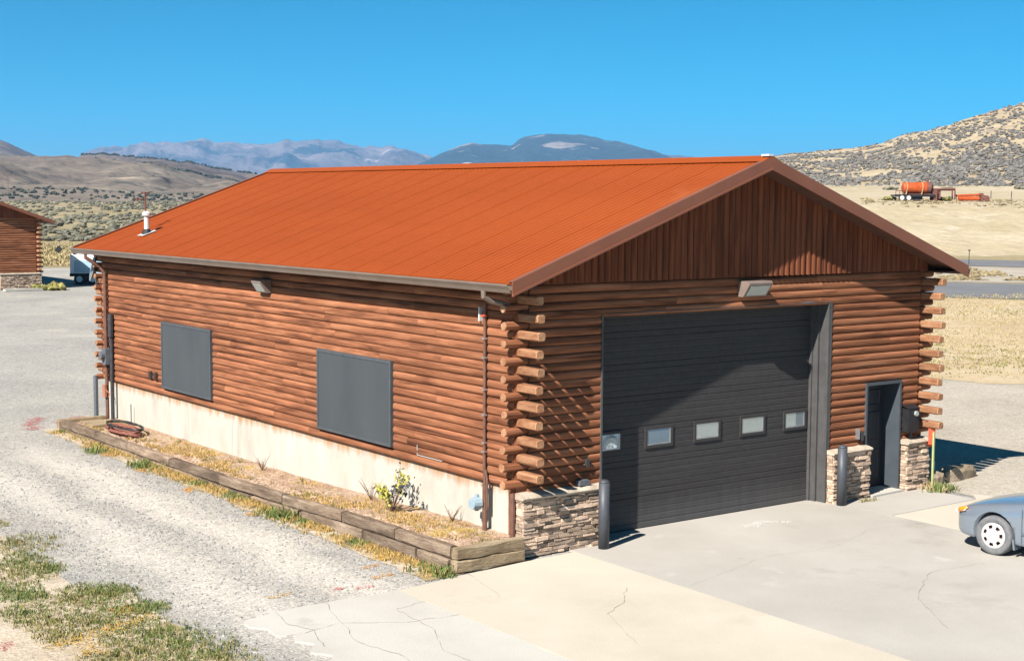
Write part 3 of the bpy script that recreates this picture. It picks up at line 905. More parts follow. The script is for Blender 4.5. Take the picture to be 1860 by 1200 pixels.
def half_logs(b, axis, a0, a1, z0, n, face, out, A=.052, mi=0, boards=True, skip=None, seg=8):
    """courses of half-round siding; axis 'x' or 'y' run, face = plane coordinate, out = -1 or +1 outward direction"""
    for c in range(n):
        zb = z0 + c * CH
        spans = [(a0, a1)]
        for (s0, s1, q0, q1) in (skip or []):
            if zb + CH * .5 > q0 and zb + CH * .5 < q1:
                ns = []
                for (u, w) in spans:
                    if s1 <= u or s0 >= w: ns.append((u, w)); continue
                    if s0 > u: ns.append((u, s0))
                    if s1 < w: ns.append((s1, w))
                spans = ns
        for (u, w) in spans:
            cuts = [u]
            if boards:
                x = u + rnd.uniform(1.5, 4.5)
                while x < w - .8:
                    cuts.append(x); x += rnd.uniform(3.0, 4.9)
            cuts.append(w)
            for p, q in zip(cuts, cuts[1:]):
                t = min(1, max(0, rnd.gauss(.5, .26)))
                aa = A * rnd.uniform(.93, 1.05); dz = rnd.uniform(-.003, .003)
                rows_ = []
                k = max(1, int((q - p) / 1.2))
                for e in range(k + 1):
                    pos = lerp(p + .002, q - .002, e / k)
                    wob = .004 * noise.noise(Vector((pos * .8, c * 3.3, face)))
                    r = []
                    for s in range(seg + 1):
                        th = math.pi * s / seg
                        zz = zb + dz + CH * .5 * (1 - math.cos(th)); oo = (aa + wob) * math.sin(th) ** .75
                        r.append((pos, face + out * oo, zz) if axis == 'x' else (face + out * oo, pos, zz))
                    rows_.append(r)
                b.rings(rows_, False, False, t, mi)
                # closed board ends
                for r in (rows_[0], rows_[-1]):
                    i0 = len(b.v); b.v += r; b.face(range(i0, i0 + len(r)), t, mi)


def block(p0, p1, w, h, kind, name, parent, mats, t):
    """one projecting log end from p0 to p1, hewn square or round"""
    b = MB()
    p0, p1 = Vector(p0), Vector(p1)
    d = (p1 - p0).normalized(); side = Vector((-d.y, d.x, 0))
    if kind == 'square':
        c = .022
        prof = [(-w / 2 + c, -h / 2), (w / 2 - c, -h / 2), (w / 2, -h / 2 + c), (w / 2, h / 2 - c), (w / 2 - c, h / 2), (-w / 2 + c, h / 2), (-w / 2, h / 2 - c), (-w / 2, -h / 2 + c)]
    else:
        prof = [(w / 2 * math.cos(6.2832 * k / 12), h / 2 * math.sin(6.2832 * k / 12)) for k in range(12)]
    prof = [(a + rnd.uniform(-.005, .005), z + rnd.uniform(-.005, .005)) for a, z in prof]
    L = (p1 - p0).length
    rings = []
    for q, sc in ((0, 1), (L * .5, 1.02), (L - .015, .99), (L, .9)):
        rings.append([p0 + d * q + side * a * sc + Vector((0, 0, z * sc)) for a, z in prof])
    b.rings(rings, True, True, t, 0)
    b.m[-1] = 1; b.m[-len(prof) - 2:-2] = [1] * len(prof)
    return b.build(name, mats, parent)


def corner_ends(root, cx, cy, dx, dy, n=NC, kinds='square', z0=Z0, ch=CH, px=.22, py=.50):
    """dx, dy: outward directions at this corner (-1 or 1)"""
    for c in range(n):
        z = z0 + ch * (c + .5)
        t = rnd.uniform(.2, .9)
        if c % 2:
            x = cx - dx * .10
            ln = py * rnd.uniform(.94, 1.04)
            block((x, cy - dy * .3, z), (x + rnd.uniform(-.01, .01), cy + dy * ln, z), .145, .13, kinds, 'log_end', root, [M['hewn'], M['endgrain']], t)
        else:
            y = cy - dy * .04
            ln = px * rnd.uniform(.9, 1.08)
            block((cx - dx * .35, y, z), (cx + dx * ln, y + rnd.uniform(-.01, .01), z), .135, .132, 'round', 'log_end', root, [M['log_x'], M['endgrain']], t)


W, L = 9.79, 16.93
GX0, GX1, GH = 1.66, 7.02, 3.66
MX0, MX1, MH = 8.06, 9.06, 2.115
OS, OF, OB = .487, .575, .557
ZE, ZR = 4.246, 6.178
SL = (ZR - ZE) / (W / 2 + OS)
REC = .32

gar = empty('log_garage', (0, 0, 0), 'large log sided garage with orange metal roof and a wide charcoal overhead door', 'garage')

wb = MB()
half_logs(wb, 'y', .03, L - .02, Z0, NC, 0, -1)
wb.box(.0, .22, .02, L - .02, Z0 + .01, ZE + .14, .3)
wb.build('side_wall', M['log_y'], gar)
wb = MB()
half_logs(wb, 'x', .22, W - .22, Z0 - CH, NC + 1, 0, -1, skip=[(GX0, GX1, 0, GH + .03), (MX0, MX1, 0, MH)])
for (x0, x1, z0, z1) in ((.02, GX0, .02, GH), (GX1, MX0, .02, GH), (MX1, W - .02, .02, GH), (MX0, MX1, MH, GH), (.02, W - .02, GH + .001, ZE + .12)):
    wb.box(x0 + .001, x1 - .001, .004, .20, z0, z1, .3)
wb.build('front_wall', M['log_x'], gar)
wb = MB()
half_logs(wb, 'y', .03, L - .02, Z0, NC, W, 1)
wb.box(W - .22, W, .21, L - .24, Z0 + .01, ZE + .14, .3)
half_logs(wb, 'x', .22, W - .22, Z0, NC, L, 1)
wb.box(.23, W - .23, L - .22, L - .01, Z0 + .01, ZE + .13, .3)
wb.build('rear_wall', M['log_y'], gar)
fb = MB()
fb.box(.03, .25, .06, L - .02, -.3, Z0 - .004)
fb.box(W - .25, W - .03, .26, L - .02, -.3, Z0 - .004)
fb.box(.26, W - .26, L - .24, L - .03, -.3, Z0 - .004)
fb.build('foundation', M['found'], gar)
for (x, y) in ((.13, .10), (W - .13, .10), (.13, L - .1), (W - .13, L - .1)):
    MB().box(x - .09, x + .09, y - .09, y + .09, .9, ZE).build('corner_shade_post', M['corner_shade'], gar)  # dark filler whose colour stands in for shade between the log ends

# gable siding: upright half rounds, scalloped lower edge
gb = MB()
nx = int((W - .1) / CH)
for i in range(nx):
    xa = .05 + i * (W - .1) / nx; xb = .05 + (i + 1) * (W - .1) / nx
    zt0 = ZE + SL * (min(xa, W - xb) + OS) - .14
    zt = lambda x: ZE + SL * (min(x, W - x) + OS) - .13
    t = min(1, max(0, rnd.gauss(.5, .28)))
    r0, r1 = [], []
    for s in range(7):
        th = math.pi * s / 6
        x = lerp(xa, xb, .5 * (1 - math.cos(th)))
        y = -.055 - .045 * math.sin(th) ** .8
        r0.append((x, y, 4.205 - .030 * math.sin(th))); r1.append((x, y, zt(x)))
    gb.rings([r0, r1], False, False, t)
    i0 = len(gb.v); gb.v += r0; gb.face(range(i0, i0 + 7), t)
gb.rings([[(0.02, -.05, 4.19), (W - .02, -.05, 4.19), (W - .02, -.05, ZE + .16), (W / 2, -.05, ZR - .11), (.02, -.05, ZE + .16)],
          [(0.02, .2, 4.19), (W - .02, .2, 4.19), (W - .02, .2, ZE + .16), (W / 2, .2, ZR - .11), (.02, .2, ZE + .16)]], t=.2)
gb.build('gable_siding', M['log_z'], gar)
gb = MB()
gb.rings([[(0.24, L - .2, 4.19), (W - .24, L - .2, 4.19), (W - .24, L - .2, ZE + .16), (W / 2, L - .2, ZR - .11), (.24, L - .2, ZE + .16)],
          [(0.24, L + .05, 4.19), (W - .24, L + .05, 4.19), (W - .24, L + .05, ZE + .16), (W / 2, L + .05, ZR - .11), (.24, L + .05, ZE + .16)]], t=.2)
gb.build('rear_gable', M['log_z'], gar)

corner_ends(gar, 0, 0, -1, -1)
corner_ends(gar, W, 0, 1, -1)
corner_ends(gar, 0, L, -1, 1)
corner_ends(gar, W, L, 1, 1, n=21)

# roof: two ribbed metal slopes
def roofz(x):
    return ZE + SL * (min(x, W - x) + OS)


def slope(x_eave, x_ridge, y0, y1, zfun, pitch=.1525):
    b = MB()
    prof = []
    n = int((y1 - y0) / pitch)
    for i in range(n):
        ya = y0 + (y1 - y0) * i / n; p = (y1 - y0) / n
        big = (i % 6 == 0)
        hh = .0105 if big else .007
        wv = .17 if big else .15
        prof += [(ya, 0), (ya + p * .42, 0), (ya + p * (.5 - wv * .4), hh), (ya + p * (.5 + wv), hh), (ya + p * (.58 + wv), 0)]
    prof.append((y1, 0))
    r0 = [(x_eave, y, zfun(x_eave) + h) for y, h in prof]
    r1 = [(x_ridge, y, zfun(x_ridge) + h) for y, h in prof]
    b.rings([r0, r1], False, False)
    u0 = [(x_eave, y, zfun(x_eave) - .018) for y, h in prof]
    u1 = [(x_ridge, y, zfun(x_ridge) - .018) for y, h in prof]
    b.rings([u0, u1], False, False)
    b.rings([r0, u0], False, False)
    return b


Y0, Y1 = -OF + .02, L + OB
zf = lambda x: ZE + SL * (min(x, W - x) + OS)
slope(-OS, W / 2, Y0, Y1, zf).build('roof_slope', M['roof'], gar)
slope(W + OS, W / 2, Y0, Y1, zf).build('roof_slope', M['roof'], gar)
rb = MB()
rc = .20
prof = [(-rc, -SL * rc + .022), (-.03, .028), (0, .045), (.03, .028), (rc, -SL * rc + .022), (rc, -SL * rc + .012), (0, .012), (-rc, -SL * rc + .012)]
rb.rings([[(W / 2 + a, Y0 - .03, ZR + z + .014) for a, z in prof], [(W / 2 + a, Y1, ZR + z + .014) for a, z in prof]])
rb.build('ridge_cap', M['roof'], gar)
rb = MB()
rb.box(W / 2 - .09, W / 2 + .02, Y0 - .034, Y0 + .14, ZR + .045, ZR + .078)
rb.build('ridge_end_sealant', M['white'], gar)
# soffit and fascia timber
sb_ = MB()
for sgn in (0, 1):
    X = (lambda x: x) if sgn == 0 else (lambda x: W - x)
    P = []
    for y in (Y0 + .05, -.11):
        P += []
    def q(x, dz): return (X(x), zf(x) + dz)
    for (ya, yb) in ((Y0 + .04, -.06), (L + .06, Y1 - .04)):
        a, b2 = q(-OS + .02, -.14), q(W / 2, -.14); c_, d_ = q(W / 2, -.115), q(-OS + .02, -.115)
        sb_.rings([[(a[0], ya, a[1]), (b2[0], ya, b2[1]), (c_[0], ya, c_[1]), (d_[0], ya, d_[1])], [(a[0], yb, a[1]), (b2[0], yb, b2[1]), (c_[0], yb, c_[1]), (d_[0], yb, d_[1])]], t=.3)
    x0, x1 = sorted((X(-OS + .05), X(.0)))
    sb_.box(x0, x1, Y0 + .045, Y1 - .05, ZE - .10, ZE - .075, .3)
sb_.build('soffit', mat('dark_stained_soffit', [(.07, .035, .024), (.11, .05, .032)], .8, nscale=4), gar)
# rake trim: an upper cap on the roof edge and a tall two-step face
for yy, dirn in ((-OF, -1), (L + OB, 1)):
    for sgn in (0, 1):
        X = (lambda x: x) if sgn == 0 else (lambda x: W - x)
        b = MB()
        def seg(xa, xb, dy0, dy1, dz0, dz1):
            y0_, y1_ = yy + dirn * dy0, yy + dirn * dy1
            P = []
            for y in (y0_, y1_):
                P.append([(X(xa), y, zf(xa) + dz0), (X(xb), y, zf(xb) + dz0), (X(xb), y, zf(xb) + dz1), (X(xa), y, zf(xa) + dz1)])
            b.rings(P)
        seg(-OS - .015, W / 2, -.10, .012, .024, .032)
        seg(-OS - .015, W / 2, -.012, .012, -.15, .024)
        seg(-OS - .015, W / 2, -.012, .030, -.185, -.15)
        b.build('rake_trim', M['trim'], gar)
# eave gutters
for sgn in (0, 1):
    X = (lambda x: x) if sgn == 0 else (lambda x: W - x)
    b = MB()
    pr = [(-OS + .03, ZE - .005), (-OS + .03, ZE - .14), (-OS - .05, ZE - .14), (-OS - .075, ZE - .09), (-OS - .115, ZE - .035), (-OS - .115, ZE - .01), (-OS - .10, ZE - .01), (-OS - .10, ZE - .035), (-OS - .06, ZE - .09), (-OS - .045, ZE - .128), (-OS + .02, ZE - .128), (-OS + .02, ZE - .005)]
    b.rings([[(X(a), -OF + .0, z) for a, z in pr], [(X(a), L + OB, z) for a, z in pr]])
    b.build('gutter', M['gutter'], gar)

# downspouts at near corner and far corner
b = MB()
b.tube([(-OS - .04, .12, ZE - .13), (-OS - .04, .12, ZE - .23), (-OS + .1, .11, ZE - .30), (-.12, .05, ZE - .37), (-.07, .02, ZE - .44)], .042, 8)
b.build('downspout_elbow', M['gutter'], gar)
b = MB(); b.tube([(-.05, .0, .98), (-.05, .0, .05)], .045, 8)
b.build('downspout', M['pipe_brown'], gar)
b = MB()
b.tube([(-OS - .04, 16.6, ZE - .13), (-OS - .04, 16.6, ZE - .22), (-.2, 16.5, ZE - .45), (-.12, 16.45, ZE - .6), (-.12, 16.42, .05)], .045, 8)
b.build('downspout', M['pipe_brown'], gar)
b = MB(); b.tube([(-.10, 16.14, 2.0), (-.10, 16.14, .05)], .045, 8); b.tube([(-.10, 16.14, 2.0), (-.10, 16.14, 2.12), (-.12, 16.12, 2.14), (-.12, 16.12, 2.68)], [.045, .05, .065, .065], 8)
b.build('vent_pipe', M['pipe_dark'], gar)
b = MB(); b.tube([(-.28, 16.75, 1.15), (-.28, 16.75, .02)], .055, 8)
b.build('conduit', M['pipe_grey'], gar)
b = MB(); b.box(-.24, -.10, 16.18, 16.42, 1.46, 1.84)
b.tube([(-.24, 16.30, 1.68), (-.33, 16.30, 1.68)], .10, 10)
b.build('meter_box', M['pipe_grey'], gar)
b = MB(); b.tube([(-.20, 16.33, .85), (-.13, 16.25, .75), (-.17, 16.2, .66)], .012, 5); b.tube([(-.18, 16.42, .95), (-.18, 16.42, .65)], .06, 8)
b.build('pipe_clamp', mat('copper_clamp', [(.30, .12, .07), (.38, .16, .1)], .5), gar)
# satellite dish on the far corner
b = MB()
dn = Vector((-.95, .22, .2)).normalized(); du = dn.cross(Vector((0, 0, 1))).normalized(); dv = du.cross(dn)
c0 = Vector((-.05, 17.45, 3.72))
rings = []
for k, (rr, off) in enumerate(((.02, 0.07), (.16, .055), (.26, .03), (.32, 0))):
    rings.append([c0 - dn * off + du * rr * .85 * math.cos(6.283 * i / 20) + dv * rr * math.sin(6.283 * i / 20) for i in range(20)])
b.rings(rings, True, False); b.rings([[Vector(p) - dn * .012 for p in r] for r in rings], True, True)
b.build('satellite_dish', mat('grey_dish', [(.15, .155, .17), (.19, .195, .21)], .5), gar)
b = MB(); b.tube([c0 - dn * .07, (-.1, 17.05, 3.3), (-.02, 16.98, 3.2)], .02, 6)
b.build('dish_bracket', M['pipe_dark'], gar)

# gas riser with meter
b = MB()
b.tube([(-.10, .66, .25), (-.10, .66, 1.05)], .042, 8)
b.tube([(-.10, .66, 1.05), (-.10, .68, 1.3), (-.085, .70, 1.45), (-.085, .70, 3.86)], .026, 8)
b.tube([(-.10, .60, .62), (-.10, .60, 1.1), (-.09, .66, 1.25)], .018, 6)
b.build('gas_riser', M['pipe_brown'], gar)
for z in (.98, 1.52, 1.66, 2.1, 2.5, 3.0, 3.3):
    MB().box(-.118, -.055, .665, .735, z, z + .03).build('riser_strap', M['steel'], gar)
b = MB()
b.tube([(-.16, .74, .72), (-.30, .74, .72)], [.11, .09], 12); b.tube([(-.2, .74, .86), (-.2, .74, .60)], .035, 8)
b.tube([(-.22, .66, .70), (-.22, .88, .70)], .045, 8)
b.build('gas_regulator', M['blue_meter'], gar)
b = MB(); b.box(-.10, -.02, .83, .86, 3.58, 3.80)
b.build('wall_thermometer', M['white'], gar)
b = MB(); b.box(-.13, -.085, .66, .76, 3.66, 3.685)
b.build('red_tag', M['red'], gar)
# wall outlets
for y in (13.88, 13.58):
    b = MB(); b.box(-.10, -.04, y - .06, y + .06, 1.36, 1.52); b.box(-.115, -.098, y - .045, y + .045, 1.38, 1.5)
    b.build('outlet_box', mat('dark_outlet', [(.05, .03, .025), (.07, .045, .035)], .6), gar)
b = MB()
b.box(-.052, -.046, 1.95, 2.70, 1.188, 1.196); b.box(-.052, -.046, 2.695, 2.705, 1.19, 1.36)
b.build('wall_wire', M['white'], gar)

# window screens on the long wall
for (ya, yb) in ((10.636, 13.187), (3.462, 6.054)):
    za, zb_ = 1.217, 2.707
    b = MB()
    for (p, q2, r_, s_) in ((ya, yb, za, za + .05), (ya, yb, zb_ - .05, zb_), (ya, ya + .05, za + .05, zb_ - .05), (yb - .05, yb, za + .05, zb_ - .05)):
        b.box(-.105, .0, p, q2, r_, s_)
    fr = b.build('window_screen', M['screen_edge'], gar)
    b = MB()
    def sc_fn(u, v_):
        return (-.095 + .010 * math.sin(u * math.pi) * math.sin(v_ * math.pi), lerp(ya + .048, yb - .048, u), lerp(za + .048, zb_ - .048, v_))
    b.grid(sc_fn, 12, 8)
    b.build('screen_fabric', M['screen'], fr, smooth=True)

# wall pack lights
def wall_light(along, p, w, h, d):
    b = MB()
    x, y, z = p
    if along == 'y':   # on the long wall facing -x
        P = lambda o, a, zz: (x - o, y + a, z + zz)
    else:
        P = lambda o, a, zz: (x + a, y - o, z + zz)
    pr = [(0, -h / 2), (0, h / 2), (d * .9, h / 2), (d, h / 2 - .03), (d * .99, h * .28), (d * .45, -h / 2)]
    b.rings([[P(o, -w / 2, zz) for o, zz in pr], [P(o, w / 2, zz) for o, zz in pr]])
    o_ = b.build('wall_light', M['fixture'], gar)
    b = MB()
    n_ = Vector((d * .54, 0, -h * .78)).normalized()
    a0, a1 = (d * .955 + .004, h * .20), (d * .50 + .004, -h * .42)
    off = .006
    b.rings([[P(a0[0] + off, -w * .42, a0[1]), P(a1[0] + off, -w * .42, a1[1]), P(a1[0] - .01, -w * .42, a1[1]), P(a0[0] - .01, -w * .42, a0[1])],
             [P(a0[0] + off, w * .42, a0[1]), P(a1[0] + off, w * .42, a1[1]), P(a1[0] - .01, w * .42, a1[1]), P(a0[0] - .01, w * .42, a0[1])]])
    b.build('lamp_lens', M['lens'], o_)


wall_light('y', (-.04, 8.15, 3.76), .40, .26, .24)
wall_light('x', (4.96, -.05, 3.98), .56, .27, .28)

# garage door
b = MB()
px0, px1 = GX0 + .005, GX1 - .005
nb = 34
pz = []
for i in range(nb):
    a = GH * i / nb; c_ = GH / nb
    ds = .010 if i % 5 == 0 else .004
    pz += [(a, ds), (a + c_ * .12, 0), (a + c_ * .86, 0), (a + c_ * .97, ds)]
pz.append((GH, 0))
b.rings([[(px0, REC + o, z) for z, o in pz], [(px1, REC + o, z) for z, o in pz]], False, False)
b.box(px0, px1, REC + .02, REC + .07, .0, GH)
gd = b.build('garage_door', M['door'], gar)
WX = [(1.80, 2.43), (2.93, 3.56), (4.05, 4.68), (5.16, 5.79), (6.26, 6.86)]
for (xa, xb) in WX:
    za, zb_ = 1.34, 1.70
    b = MB()
    for (p, q2, r_, s_) in ((xa, xb, za, za + .05), (xa, xb, zb_ - .05, zb_), (xa, xa + .05, za + .05, zb_ - .05), (xb - .05, xb, za + .05, zb_ - .05)):
        b.box(p, q2, REC - .022, REC + .02, r_, s_)
    for (p, q2, r_, s_) in ((xa + .05, xb - .05, za + .05, za + .072), (xb - .072, xb - .05, za + .072, zb_ - .05)):
        b.box(p, q2, REC - .018, REC + .01, r_, s_, .5, 1)
    b.build('window_frame', [M['door'], M['steel']], gd)
    b = MB(); b.box(xa + .05, xb - .05, REC - .010, REC - .002, za + .05, zb_ - .05)
    b.build('pane', M['pane'], gd)
# door frame: jambs and header with a stepped stop
b = MB()
for (xa, xb, xs) in ((GX0 - .002, GX0 + .03, 1), (GX1 - .03, GX1 + .002, -1)):
    b.box(xa, xb, -.062, REC - .001, .0, GH - .001)
b.box(GX0 + .031, GX1 - .031, -.0, REC - .001, GH - .03, GH + .002)
b.box(GX1 - .075, GX1 - .031, .14, REC - .002, 0, GH - .031)
b.box(GX1 - .11, GX1 - .0755, REC - .06, REC - .0015, 0, GH - .031)
b.box(GX0 + .031, GX0 + .075, .14, REC - .002, 0, GH - .031)
b.box(GX1 + .0021, GX1 + .06, -.060, .003, .96, GH - .001)
b.build('door_frame', M['jamb'], gar)
b = MB()
r0, r1, r2 = [], [], []
for i in range(60):
    x = 1.75 + i * .0885
    h = .004 + max(0, noise.noise(Vector((x * 2.4, 5, 1))) * .05) * sstep(2.2, 3.6, x)
    r0.append((x, -.064, GH + .002)); r1.append((x, -.066, GH + .004 + h)); r2.append((x, -.03, GH + .006 + h))
b.rings([r0, r1, r2], False, False)
b.build('header_flashing', M['pipe_grey'], gar)

# entry door
b = MB()
b.box(MX0 + .04, MX1 - .04, REC, REC + .05, .04, MH - .05)
ed = b.build('entry_door', M['entry'], gar)
for (xa, xb, za, zb_) in ((.12, .44, 1.62, 1.92), (.50, .82, 1.62, 1.92), (.12, .44, .95, 1.5), (.50, .82, .95, 1.5), (.12, .44, .2, .78), (.50, .82, .2, .78)):
    b = MB()
    x0_, x1_ = MX0 + .03 + xa, MX0 + .03 + xb
    b.rings([[(x0_, REC - .001, za), (x1_, REC - .001, za), (x1_, REC - .001, zb_), (x0_, REC - .001, zb_)],
             [(x0_ + .015, REC - .014, za + .015), (x1_ - .015, REC - .014, za + .015), (x1_ - .015, REC - .014, zb_ - .015), (x0_ + .015, REC - .014, zb_ - .015)],
             [(x0_ + .03, REC - .004, za + .03), (x1_ - .03, REC - .004, za + .03), (x1_ - .03, REC - .004, zb_ - .03), (x0_ + .03, REC - .004, zb_ - .03)]], True, True)
    b.build('door_panel', M['entry'], ed)
b = MB(); b.tube([(MX0 + .10, REC - .002, 1.0), (MX0 + .10, REC - .06, 1.0)], .012, 6); b.tube([(MX0 + .09, REC - .065, 1.0), (MX0 + .22, REC - .065, 1.0)], .012, 6)
b.build('door_handle', M['steel'], ed)
b = MB(); b.tube([(MX0 + .10, REC - .001, 1.14), (MX0 + .10, REC - .03, 1.14)], .03, 10)
b.build('deadbolt', M['steel'], ed)
b = MB()
b.box(MX0 - .002, MX0 + .04, -.075, REC + .04, .02, MH - .05)
b.box(MX1 - .04, MX1 + .002, -.075, REC + .04, .02, MH - .05)
b.box(MX0 - .002, MX1 + .002, -.075, REC + .04, MH - .05, MH + .002)
b.build('entry_frame', M['entryjamb'], gar)
b = MB(); b.prism([(MX0 + .03, -.26, .004), (MX1 - .02, -.20, .004), (MX1 - .02, REC, .004), (MX0 + .03, REC, .004)], (0, 0, .035))
b.build('threshold', M['conc_light'], gar)
# light switch box and mailbox-like electric box right of the door
b = MB(); b.box(7.80, 7.86, -.11, -.05, 1.10, 1.30)
b.build('switch_box', M['steel'], gar)
b = MB(); b.box(7.92, 7.98, -.10, -.05, 1.06, 1.22)
b.build('switch_box', M['pipe_dark'], gar)
b = MB(); b.box(9.13, 9.45, -.20, -.04, 1.12, 1.56); b.rings([[(9.12, -.21, 1.565), (9.46, -.21, 1.565), (9.46, -.04, 1.62), (9.12, -.04, 1.62)], [(9.12, -.21, 1.575), (9.46, -.21, 1.575), (9.46, -.04, 1.63), (9.12, -.04, 1.63)]])
eb = b.build('electric_box', M['black'], gar)
b = MB(); b.tube([(9.34, -.20, 1.47), (9.34, -.235, 1.47)], .05, 10)
b.build('meter_dial', M['lens'], eb)
b = MB(); b.tube([(9.3, -.12, 1.12), (9.3, -.12, .96)], .03, 8)
b.build('conduit', M['pipe_dark'], gar)
b = MB(); b.box(1.34, 1.40, -.10, -.05, 1.25, 1.38)
b.build('switch_box', M['pipe_dark'], gar)
b = MB(); b.box(1.16, 1.36, -.16, -.05, .98, 1.06)
b.build('junction_box', M['pipe_grey'], gar)


def stonework(x0, x1, y0, y1, z0, z1, parent, left=True, right=True):
    bb = MB(); bb.box(x0 + .02, x1 - .02, y0 + .03, y1, z0, z1 - .04)
    root = bb.build('stone_pier', M['mortar'], parent)
    b = MB()
    z = z0
    while z < z1 - .10:
        h = rnd.uniform(.035, .075)
        h = min(h, z1 - .075 - z)
        if h < .02: break
        # front
        x = x0
        while x < x1 - .01:
            w = rnd.uniform(.10, .34)
            if x + w > x1 - .05: w = x1 - x
            pj = rnd.uniform(-.015, .035)
            hh = h - rnd.uniform(.002, .012)
            P = [(x + .004, y0 + .05, z), (x + w - .004, y0 + .05, z), (x + w - .004, y0 + .05, z + hh), (x + .004, y0 + .05, z + hh)]
            j = lambda: rnd.uniform(-.006, .006)
            Q = [(x + .006 + j(), y0 - pj + j(), z + .003), (x + w - .006 + j(), y0 - pj + j(), z + .003 + j()), (x + w - .006 + j(), y0 - pj + .006 + j(), z + hh - .002), (x + .006 + j(), y0 - pj + .006 + j(), z + hh + j())]
            b.rings([P, Q], True, True, rnd.random())
            x += w
        for sd, on in ((x0, left), (x1, right)):
            if not on: continue
            y = y0 + .02
            dr = -1 if sd == x0 else 1
            while y < y1 - .01:
                w = rnd.uniform(.08, .2)
                if y + w > y1 - .04: w = y1 - y
                pj = rnd.uniform(-.01, .02); hh = h - rnd.uniform(.002, .012)
                P = [(sd - dr * .05, y, z), (sd - dr * .05, y + w - .004, z), (sd - dr * .05, y + w - .004, z + hh), (sd - dr * .05, y, z + hh)]
                Q = [(sd + dr * pj, y, z), (sd + dr * pj, y + w - .004, z), (sd + dr * pj, y + w - .004, z + hh), (sd + dr * pj, y, z + hh)]
                b.rings([P, Q], True, True, rnd.random())
                y += w
        z += h
    b.build('ledge_stones', M['stone'], root)
    b = MB()
    # lumpy cap
    n_ = max(3, int((x1 - x0) / .06))
    rings = []
    for i in range(n_ + 1):
        x = lerp(x0 - .03, x1 + .03, i / n_)
        e = min(1, min(i, n_ - i) * .6 + .35)
        j1 = .018 * noise.noise(Vector((x * 6, 1, y0))); j2 = .022 * noise.noise(Vector((x * 5, 7, y0)))
        rings.append([(x, y0 - .04 + j1, z1 - .075), (x, y0 - .055 + j1, z1 - .045), (x, y0 - .03 + j1, z1 - .02 + j2 * e), (x, y0 + .06, z1 + j2 * e), (x, y1, z1 + .012 + j2 * .5), (x, y1, z1 - .075)])
    b.rings(rings, True, True, .5)
    b.build('stone_cap', M['stonecap'], root, smooth=False)
    return root


stonework(.0, GX0 - .002, -.20, -.008, 0, .965, gar)
stonework(GX1 + .03, MX0 - .01, -.20, -.008, 0, .965, gar)
stonework(MX1 + .05, W - .02, -.20, -.008, 0, .965, gar)

# roof vent
VX, VY = .51, 15.35
vz = zf(VX)
b = MB()
b.prism([(VX - .17, VY - .17, zf(VX - .17) + .026), (VX + .17, VY - .17, zf(VX + .17) + .026), (VX + .17, VY + .17, zf(VX + .17) + .026), (VX - .17, VY + .17, zf(VX - .17) + .026)], (0, 0, .006), mi=1)
b.tube([(VX, VY, vz + .01), (VX, VY, vz + .12)], [.13, .075], 12, mi=0)
b.tube([(VX, VY, vz + .12), (VX, VY, vz + .42)], .062, 12, mi=1)
b.tube([(VX, VY, vz + .42), (VX, VY, vz + .44), (VX, VY, vz + .50), (VX, VY, vz + .54)], [.08, .105, .105, .05], 12, mi=1)
b.build('roof_vent', [M['black'], M['white']], gar)
# weather mast behind the vent
b = MB()
b.tube([(VX + .12, VY + .35, zf(VX + .1)), (VX + .12, VY + .35, zf(VX) + .98)], .022, 6)
b.tube([(VX - .08, VY + .35, zf(VX) + .82), (VX + .14, VY + .35, zf(VX) + .82)], .012, 6)
b.tube([(VX - .02, VY + .35, zf(VX) + .95), (VX + .3, VY + .35, zf(VX) + 1.0)], .01, 6)
for k in range(3):
    a = k * 2.09; q = Vector((VX + .12 + .09 * math.cos(a), VY + .35 + .09 * math.sin(a), zf(VX) + .98))
    b.tube([q + Vector((0, 0, -.02)), q + Vector((0, 0, .02))], .025, 6)
b.box(VX - .11, VX - .05, VY + .32, VY + .38, zf(VX) + .78, zf(VX) + .86)
b.build('weather_mast', M['rust'], gar)

# ------------------------------------------------------------------ planting bed
b = MB()
def bed_fn(u, v_):
    x = lerp(-1.20, .028, u); y = lerp(-.16, 16.25, v_)
    return (x, y, .255 - bed_drop(y) + .03 * u + .02 * fbm(x * 2, y * 2) - (.02 if u == 0 else 0))
b.grid(bed_fn, 8, 100)
tag(b.build('planting_bed_soil', M['bedsoil'], smooth=True), kind='structure')


def timber(p0, p1, w, h, label, m_, name='landscape_timber'):
    p0, p1 = Vector(p0), Vector(p1)
    d = (p1 - p0).normalized(); side = Vector((-d.y, d.x, 0))
    n_ = max(2, int((p1 - p0).length / .12))
    rings = []
    sd_ = rnd.uniform(0, 99)
    for i in range(n_ + 1):
        p = p0.lerp(p1, i / n_)
        e = .85 if i in (0, n_) else 1
        r = []
        for k, (a, z) in enumerate(((-w / 2, .02), (-w / 2 + .012, 0), (w / 2 - .012, 0), (w / 2, .02), (w / 2, h - .018), (w / 2 - .02, h), (0, h + .004), (-w / 2 + .02, h), (-w / 2, h - .018))):
            j = .020 * noise.noise(Vector((i * .3, k * 1.7, sd_))) + .008 * noise.noise(Vector((i * 1.9, k * 3.7, sd_)))
            r.append(p + side * (a * (e + (1 - e) * .6) + j) + Vector((0, 0, z + j)))
        rings.append(r)
    o = MB().rings(rings, True, True, rnd.random()).build(name, m_)
    return tag(o, label, 'timber', 'weathered timbers edging the planting bed')


def tx(y): return -1.29


